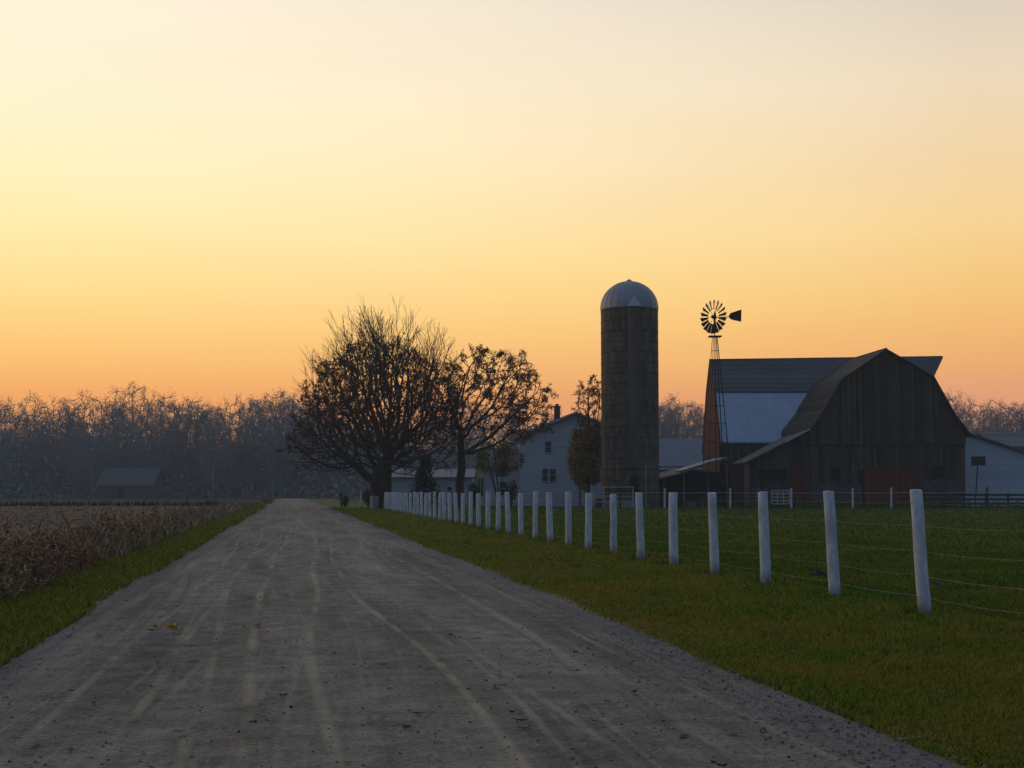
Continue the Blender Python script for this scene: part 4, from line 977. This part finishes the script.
def tree(name, label, cat, base, att, trunk, step, infl, kill, R0, r0, leafn, leafs, leafmat, seed, bark='bark', per=2, ln=1., up=.05, leaf_sel=None, tw_spread=.8, group=None, iters=140, nleaf_clump=3, upb=.15, thr=.16):
    nodes, par = colonize(att, trunk, step, infl, kill, iters, up, .14, seed)
    _, ch, _ = radii(nodes, par, r0, R0)
    nodes, par = add_twigs(nodes, par, ch, step, per, seed, tw_spread, ln, upb)
    rad, ch, tips = radii(nodes, par, r0, R0)
    # flare at the root
    e = empty(name, base, label, cat, group)
    big = rad > R0*thr
    # trunk: edges with a large child
    pt = par.copy(); pt[~big] = -1
    v, f = tubes(nodes, pt, rad, 9); np_mesh('trunk', v, f, bark, e, smooth=True)
    pb = par.copy(); pb[big] = -1
    v, f = tubes(nodes, pb, rad, 3); cr = np_mesh('branches', v, f, bark, e)
    if leafn:
        rg = np.random.default_rng(seed+5); thin = np.where((rad < r0*2.4))[0]
        if leaf_sel is not None: thin = thin[leaf_sel(nodes[thin], rg)]
        ii = rg.choice(thin, leafn//nleaf_clump)
        c = np.repeat(nodes[ii], nleaf_clump, 0)+rg.normal(0, leafs*1.3, (len(ii)*nleaf_clump, 3))
        v, f = leaf_quads(c, leafs, rg); np_mesh('foliage', v, f, leafmat, e)
    return e
M['leaf_dark'] = island('autumn_leaves_dark', [(0, (.06, .028, .014)), (.6, (.12, .055, .025)), (1, (.20, .10, .04))], .8, None, .25)
M['leaf_rust'] = island('autumn_leaves_rust', [(0, (.08, .032, .014)), (.6, (.18, .07, .025)), (1, (.28, .13, .04))], .8, None, .3)
M['leaf_gold'] = island('autumn_leaves_gold', [(0, (.16, .10, .012)), (.5, (.36, .22, .02)), (1, (.50, .34, .03))], .8, None, .25)
M['needle'] = island('fir_needles', [(0, (.010, .022, .012)), (.6, (.02, .045, .02)), (1, (.035, .07, .028))], .8)
M['bush_red'] = island('red_brown_bush', [(0, (.07, .025, .018)), (1, (.15, .06, .035))], .8)

def pxy(px, py, Y, dy=0): p = at(px, py, Y); return np.array([p.x, Y+dy, p.z])
rgA = np.random.default_rng(3)
# tree A: broad dense crown in front
YA = 106.0; k = YA/F
bA = np.array([xat(379, YA), YA, 0.])
c = pxy(378, 418, YA)
att = ell(3400, c, (82*k, 6.0, 78*k), rgA, .3, 1.0, lambda x: x[2] > 2.4 and not (abs(x[0]-c[0]) < 1.5 and x[2] < 4.5))
att += ell(450, pxy(332, 448, YA), (46*k, 4.0, 40*k), rgA, .2, 1, lambda x: x[2] > 2.5)
att += ell(220, pxy(420, 452, YA), (42*k, 3.5, 34*k), rgA, .2, 1, lambda x: x[2] > 2.7)
tr_ = [bA+np.array([.03*i*math.sin(i), 0, .42*i]) for i in range(7)]
tree('maple_tree', 'broad dark tree with a dense rounded crown at the far end of the white posts', 'tree', tuple(bA), att, tr_, .42, 3.4, .70, .62, .013, 85000, .052, 'leaf_dark', 21, per=4, ln=1.0,
     leaf_sel=lambda q, rg: (q[:, 2] > 3.2) & (rg.random(len(q)) < np.clip((q[:, 2]-1)/6, .4, 1)))
# tree A2: taller leafless tree just behind it
YB2 = 112.0; k = YB2/F
bB = np.array([xat(387, YB2), YB2, 0.]); c = pxy(381, 402, YB2)
def fan_tree(base, seed, H0):
    rg = np.random.default_rng(seed); N = [np.array(base)]; Pp = [-1]
    def seg(i, d, L, n, curve):
        for _ in range(n):
            d = d+rg.normal(0, .055, 3)+np.array([0, 0, curve]); d /= np.linalg.norm(d); N.append(N[i]+d*L/n); Pp.append(i); i = len(N)-1
            yield i, d
    def inside(q): 
        v = (q-c)/np.array([84*k, 6.8, 110*k]); return (v**2).sum() < 1.0
    def grow(i, d, L, depth):
        if depth == 0 or not inside(N[i]+d*.3) and N[i][2] > 4.5: return
        for j, dd in list(seg(i, d, L, 3, .05)):
            if rg.random() < (.33 if depth < 5 else .22) and depth > 1:
                s_ = np.cross(dd, rg.normal(0, 1, 3)); s_ /= np.linalg.norm(s_); an = rg.uniform(.35, .65)
                grow(j, dd*math.cos(an)+s_*math.sin(an), L*rg.uniform(.55, .85), depth-1)
            last, ld = j, dd
        for _ in range(2 if rg.random() < .78 else 1):
            s_ = np.cross(ld, rg.normal(0, 1, 3)); s_ /= np.linalg.norm(s_); an = rg.uniform(.12, .42)
            grow(last, ld*math.cos(an)+s_*math.sin(an), L*rg.uniform(.72, .9), depth-1)
    i = 0; tr = []
    for q in range(9):
        N.append(N[0]+np.array([0, 0, (H0+1.5)*(q+1)/9])); Pp.append(i); i = len(N)-1; tr.append(i)
    for q in range(24):
        t = 1.3*math.sqrt((q+.3)/24); a = q*2.39996+.4; st_ = tr[8-min(5, int(5*t/1.25))]
        grow(st_, np.array([math.sin(t)*math.cos(a), math.sin(t)*math.sin(a)*.7, math.cos(t)]), 2.9+.3*math.sin(t), 6)
    return np.array(N), np.array(Pp)
nodes, par = fan_tree(tuple(bB), 5, 4.5)
rad, ch, _ = radii(nodes, par, .0105, .36)
e = empty('bare_tree', tuple(bB), 'tall leafless tree with a fan of fine twigs rising behind the dense dark tree', 'tree')
big = rad > .07; pt = par.copy(); pt[~big] = -1; v, f = tubes(nodes, pt, rad, 8); np_mesh('trunk', v, f, 'bark', e, smooth=True)
pb = par.copy(); pb[big] = -1; v, f = tubes(nodes, pb, rad, 3); np_mesh('branches', v, f, 'bark', e)
print('fan', len(nodes))
# tree B: open crown with scattered leaves
YC = 111.0; k = YC/F
bC = np.array([xat(460, YC), YC, 0.]); c = pxy(486, 402, YC)
att = ell(1100, c, (66*k, 5.0, 55*k), rgA, .25, 1.0)
att += ell(120, pxy(525, 420, YC), (26*k, 3, 22*k), rgA, .1, 1)+ell(120, pxy(452, 425, YC), (26*k, 3, 35*k), rgA, .1, 1)
tr_ = [bC+np.array([.0, 0, .35*i]) for i in range(5)]
tree('maple_tree', 'open-crowned tree with scattered brown leaves in front of the farmhouse', 'tree', tuple(bC), att, tr_, .42, 3.0, .68, .33, .012, 24000, .065, 'leaf_rust', 45, per=4, ln=1.0,
     leaf_sel=lambda q, rg: (rg.random(len(q)) < np.clip(.25+(q[:, 0]-c[0]+3)/8+(q[:, 2]-7)/9, .08, 1)) & (np.sin(q[:, 0]*2.1)+np.sin(q[:, 2]*2.4+q[:, 1]) > -.9), nleaf_clump=5)
# tree D: narrow tree beside the silo
YD = 118.0; k = YD/F
bD = np.array([xat(588, YD), YD, 0.])
att = ell(420, pxy(590, 408, YD), (16*k, 1.3, 32*k), rgA, .1, 1)+ell(330, pxy(588, 450, YD), (19*k, 1.5, 34*k), rgA, .1, 1)
tr_ = [bD+np.array([0, 0, .5*i]) for i in range(8)]
tD = tree('narrow_tree', 'narrow upright tree with golden lower leaves beside the silo', 'tree', tuple(bD), att, tr_, .34, 2.4, .42, .17, .014, 5000, .07, 'leaf_rust', 57, per=2, ln=.7, up=.15,
     leaf_sel=lambda q, rg: q[:, 2] > 5.0, iters=160, thr=.45)
rg = np.random.default_rng(8); cc = np.array(ell(12000, pxy(586, 457, YD), (18*k, 1.5, 34*k), rg, .2, 1)); cc = cc+rg.normal(0, .12, cc.shape); cc = cc[(np.sin(cc[:, 0]*4+cc[:, 2]*2)+np.sin(cc[:, 2]*5.1+cc[:, 1]*3)+rg.normal(0, .5, len(cc))) > -.3]
v, f = leaf_quads(cc, .13, rg); np_mesh('lower_foliage', v, f, 'leaf_gold', tD)
# golden-green low tree before the annexe
def bush(name, label, cat, px, py, Y, rx, rz, n, size, mat, stem=True, ry=None, seed=1, group=None):
    rg = np.random.default_rng(seed); k = Y/F; c = pxy(px, py, Y); x = xat(px, Y)
    e = empty(name, (x, Y, 0), label, cat, group)
    cc = np.array(ell(n, c, (rx*k, (ry or rx)*k, rz*k), rg, .2, 1.0)); d = np.sin(cc[:, 0]*3.1+seed)+np.sin(cc[:, 2]*3.7+cc[:, 1]*2)+rg.normal(0, .7, len(cc)); cc = cc[(d > (-.8 if n < 3000 else .15)) & (cc[:, 2] > .05)]
    v, f = leaf_quads(cc, size, rg); np_mesh('foliage', v, f, mat, e)
    mb = MB()
    for q in range(7):
        a = rg.uniform(0, 6.28); t = c+np.array([math.cos(a)*rx*k*.6, math.sin(a)*rx*k*.5, rg.uniform(-.2, .7)*rz*k]); mb.bar((x+rg.normal(0, .05), Y, 0), tuple(t), .05, .015, n=5)
    mb.build('stem', 'bark', e); return e
bush('small_tree', 'low yellow-green tree against the annexe of the farmhouse', 'tree', 500, 460, 122, 25, 17, 7000, .10, island('olive_leaves', [(0, (.06, .05, .012)), (.6, (.16, .12, .022)), (1, (.28, .19, .035))], .8), seed=4)
bush('shrub', 'dark shrub at the foot of the farmhouse annexe', 'shrub', 511, 490, 124, 7, 12, 900, .09, 'bush_green', seed=6)
bush('shrub', 'dark shrub below the porch windows of the farmhouse', 'shrub', 474, 491, 124, 6, 9, 700, .09, 'bush_green', seed=7)
bush('bush', 'reddish brown bush left of the big tree trunk', 'bush', 368, 496, 116, 6, 8, 900, .08, 'bush_red', seed=8)
bush('bush', 'dark low bush beside the mailbox at the road end', 'bush', 345, 501, 121, 5, 5, 500, .08, 'bush_green', seed=9)
bush('bush', 'tawny grass tuft bush at the left end of the road', 'bush', 266, 500, 150, 8, 5, 700, .10, 'weed', seed=12)
# fir
def fir(px, pyt, Y, halfw, label, seed):
    rg = np.random.default_rng(seed); x = xat(px, Y); zt2 = zat(pyt, Y); hw_ = halfw*Y/F
    e = empty('fir_tree', (x, Y, 0), label, 'fir tree')
    mb = MB(); mb.bar((x, Y, 0), (x, Y, zt2), .12, .02, n=7); mb.build('trunk', 'bark', e)
    C = []
    for z in np.arange(.35, zt2, .22):
        rr = hw_*(1-z/zt2)**.85+.05
        for q in range(9):
            a = rg.uniform(0, 6.28); ln2 = rr*rg.uniform(.7, 1.1); t = rg.uniform(.15, 1, 22)
            C.append(np.stack([x+np.cos(a)*ln2*t, Y+np.sin(a)*ln2*t, z+.12*t-.35*ln2*t**2+rg.normal(0, .05, 22)], 1)+rg.normal(0, .06, (22, 3)))
    v, f = leaf_quads(np.concatenate(C), .10, rg, 1.2); np_mesh('foliage', v, f, 'needle', e)
fir(425, 458, 118, 27, 'small dark green fir between the two big trees', 5)

# ------------------------------------------------------------------ the hazy wood
def proto(seed, H, W):
    rg = np.random.default_rng(seed); att = ell(430, (0, 0, H*.56), (W, W*.8, H*.44), rg, .2, 1)
    tr_ = [np.array([0, 0, H*.05*i]) for i in range(7)]
    nodes, par = colonize(att, tr_, H*.045, H*.3, H*.055, 90, .2, .07, seed)
    _, ch, _ = radii(nodes, par, .05, .3)
    nodes, par = add_twigs(nodes, par, ch, H*.045, 5, seed, .8, 1.0, .25)
    rad, ch, _ = radii(nodes, par, .024, .24)
    v, f = tubes(nodes, par, rad, 3)
    return v, f, nodes[rad < .1]
protos = []
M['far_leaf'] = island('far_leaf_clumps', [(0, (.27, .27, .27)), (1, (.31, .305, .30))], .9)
for q in range(6):
    H = (20, 18, 21, 17, 19, 16)[q]; W = (4.2, 4.8, 3.8, 5.0, 4.0, 3.2)[q]
    v, f, tipn = proto(70+q, H, W); rg = np.random.default_rng(q); nl = (2200, 4200, 1600, 3400, 5200, 2600)[q]
    lc = tipn[rg.choice(len(tipn), nl)]+rg.normal(0, .3, (nl, 3))
    lv_, lf = leaf_quads(lc, .11, rg); protos.append((v, f, lv_, lf, H))
rg = np.random.default_rng(4)
# skyline trees one can tell apart: individuals sharing mesh data
meshes = []
for q, (v, f, lv_, lf, H) in enumerate(protos):
    meshes.append((v, f, lv_, lf))
first = {}
sky = [(-8,400,1),(14,402,4),(32,395,0),(52,400,3),(66,403,1),(82,392,2),(100,396,5),(115,402,4),(131,384,0),(146,392,2),(163,396,3),(178,401,1),(195,403,5),(212,406,4),(228,402,3),(243,399,1),(258,398,4),(273,396,3),(288,394,1),(305,398,4),(322,402,3),
       (664,404,4),(676,401,0),(688,405,3),(700,408,1),(948,394,0),(956,393,2),(968,402,4),(982,404,3),(996,403,1),(1010,406,4),(1024,405,5),(1040,402,3)]
WHERE = {0: 'tall thin bare', 1: 'rounded leafy', 2: 'tall feathery bare', 3: 'broad spreading', 4: 'dense full-crowned', 5: 'narrow upright'}
ordinal = {}
for (px_, pt_, q) in sky:
    Yt = float(rg.uniform(292, 312)); zt3 = zat(pt_, Yt); sc = zt3/protos[q][4]*1.0
    x = xat(px_, Yt)
    if px_ < 60: place = 'near the left edge of the photo'
    elif px_ < 160: place = 'left of the hazy grey barn roofline' if px_ < 97 else 'above the faint hazy barn'
    elif px_ < 240: place = 'between the hazy barn and the road end'
    elif px_ < 340: place = 'left of the big dark roadside tree'
    elif px_ < 720: place = 'between the silo and the big barn'
    else: place = 'beyond the white building right of the barn'
    e = empty('woodland_tree', (x, Yt, -.05), f'{WHERE[q]} tree on the hazy skyline {place}', 'tree', 'trees standing out of the hazy wood')
    ordinal.setdefault(e['label'], []).append(e)
    ang = float(rg.uniform(0, 6.28))
    if q not in first:
        v, f, lv_, lf = meshes[q]
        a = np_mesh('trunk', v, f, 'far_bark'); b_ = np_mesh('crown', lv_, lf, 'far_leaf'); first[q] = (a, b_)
    else:
        a, b_ = (o.copy() for o in first[q]); COL.objects.link(a); COL.objects.link(b_)
    a.parent = e; b_.parent = e; e.scale = (sc, sc, sc); e.rotation_euler = (0, 0, ang)
for lab, es in ordinal.items():
    if len(es) > 1:
        es.sort(key=lambda o: o.location.x/o.location.y)
        names = ['leftmost', 'rightmost'] if len(es) == 2 else ['leftmost', 'middle', 'rightmost'] if len(es) == 3 else [f'{n_} from the left' for n_ in ('first', 'second', 'third', 'fourth', 'fifth', 'sixth')]
        for o, n_ in zip(es, names): o['label'] = f'{n_} {lab}' if 'from' not in n_ else f'{lab}, {n_}'
# the rest of the wood is one mass
VV = []; FF = []; c = 0; LV = []; LF = []; lc = 0
for row, (y0, hs_) in enumerate(((300, .86), (309, .92), (320, .95), (334, 1.0))):
    for x in np.arange(-235, 240, 6.4+row):
        q = int(rg.integers(0, 6)); v, f, lv_, lf, H = protos[q]
        X = x+rg.normal(0, 1.6); Yv = y0+rg.normal(0, 2.5)
        fx = X/Yv*F+512
        topy = 409+5*math.sin(fx*.035)+4*math.sin(fx*.083+1)+2*math.sin(fx*.19)
        if 250 < fx < 330: topy -= 8
        if 540 < fx < 640: topy += 6
        zt3 = zat(topy+rg.uniform(-5, 9), Yv)*(hs_+.06); sc = zt3/H; a = rg.uniform(0, 6.28); ca, sa = math.cos(a), math.sin(a)
        Rm = np.array([[ca, -sa, 0], [sa, ca, 0], [0, 0, 1]])
        VV.append((v*[sc, sc, sc])@Rm.T+[X, Yv, -.05]); FF.append(f+c); c += len(v)
        LV.append((lv_*[sc, sc, sc])@Rm.T+[X, Yv, -.05]); LF.append(lf+lc); lc += len(lv_)
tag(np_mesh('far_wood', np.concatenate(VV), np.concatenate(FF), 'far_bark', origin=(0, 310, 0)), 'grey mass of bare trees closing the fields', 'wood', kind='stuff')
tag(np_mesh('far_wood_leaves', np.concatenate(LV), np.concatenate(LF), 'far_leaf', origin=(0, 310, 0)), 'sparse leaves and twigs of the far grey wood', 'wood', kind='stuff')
n = 150000; X = rg.uniform(-245, 245, n); Z = rg.uniform(0, 1, n)**1.5*15.5*(.82+.18*np.sin(X*.11)+.1*np.sin(X*.37)); Yv = rg.uniform(298, 345, n)
n = 160000; X = np.concatenate([X, rg.uniform(-245, 245, n)]); Yv = np.concatenate([Yv, rg.uniform(298, 345, n)]); Z = np.concatenate([Z, rg.uniform(0, 10.5, n)])
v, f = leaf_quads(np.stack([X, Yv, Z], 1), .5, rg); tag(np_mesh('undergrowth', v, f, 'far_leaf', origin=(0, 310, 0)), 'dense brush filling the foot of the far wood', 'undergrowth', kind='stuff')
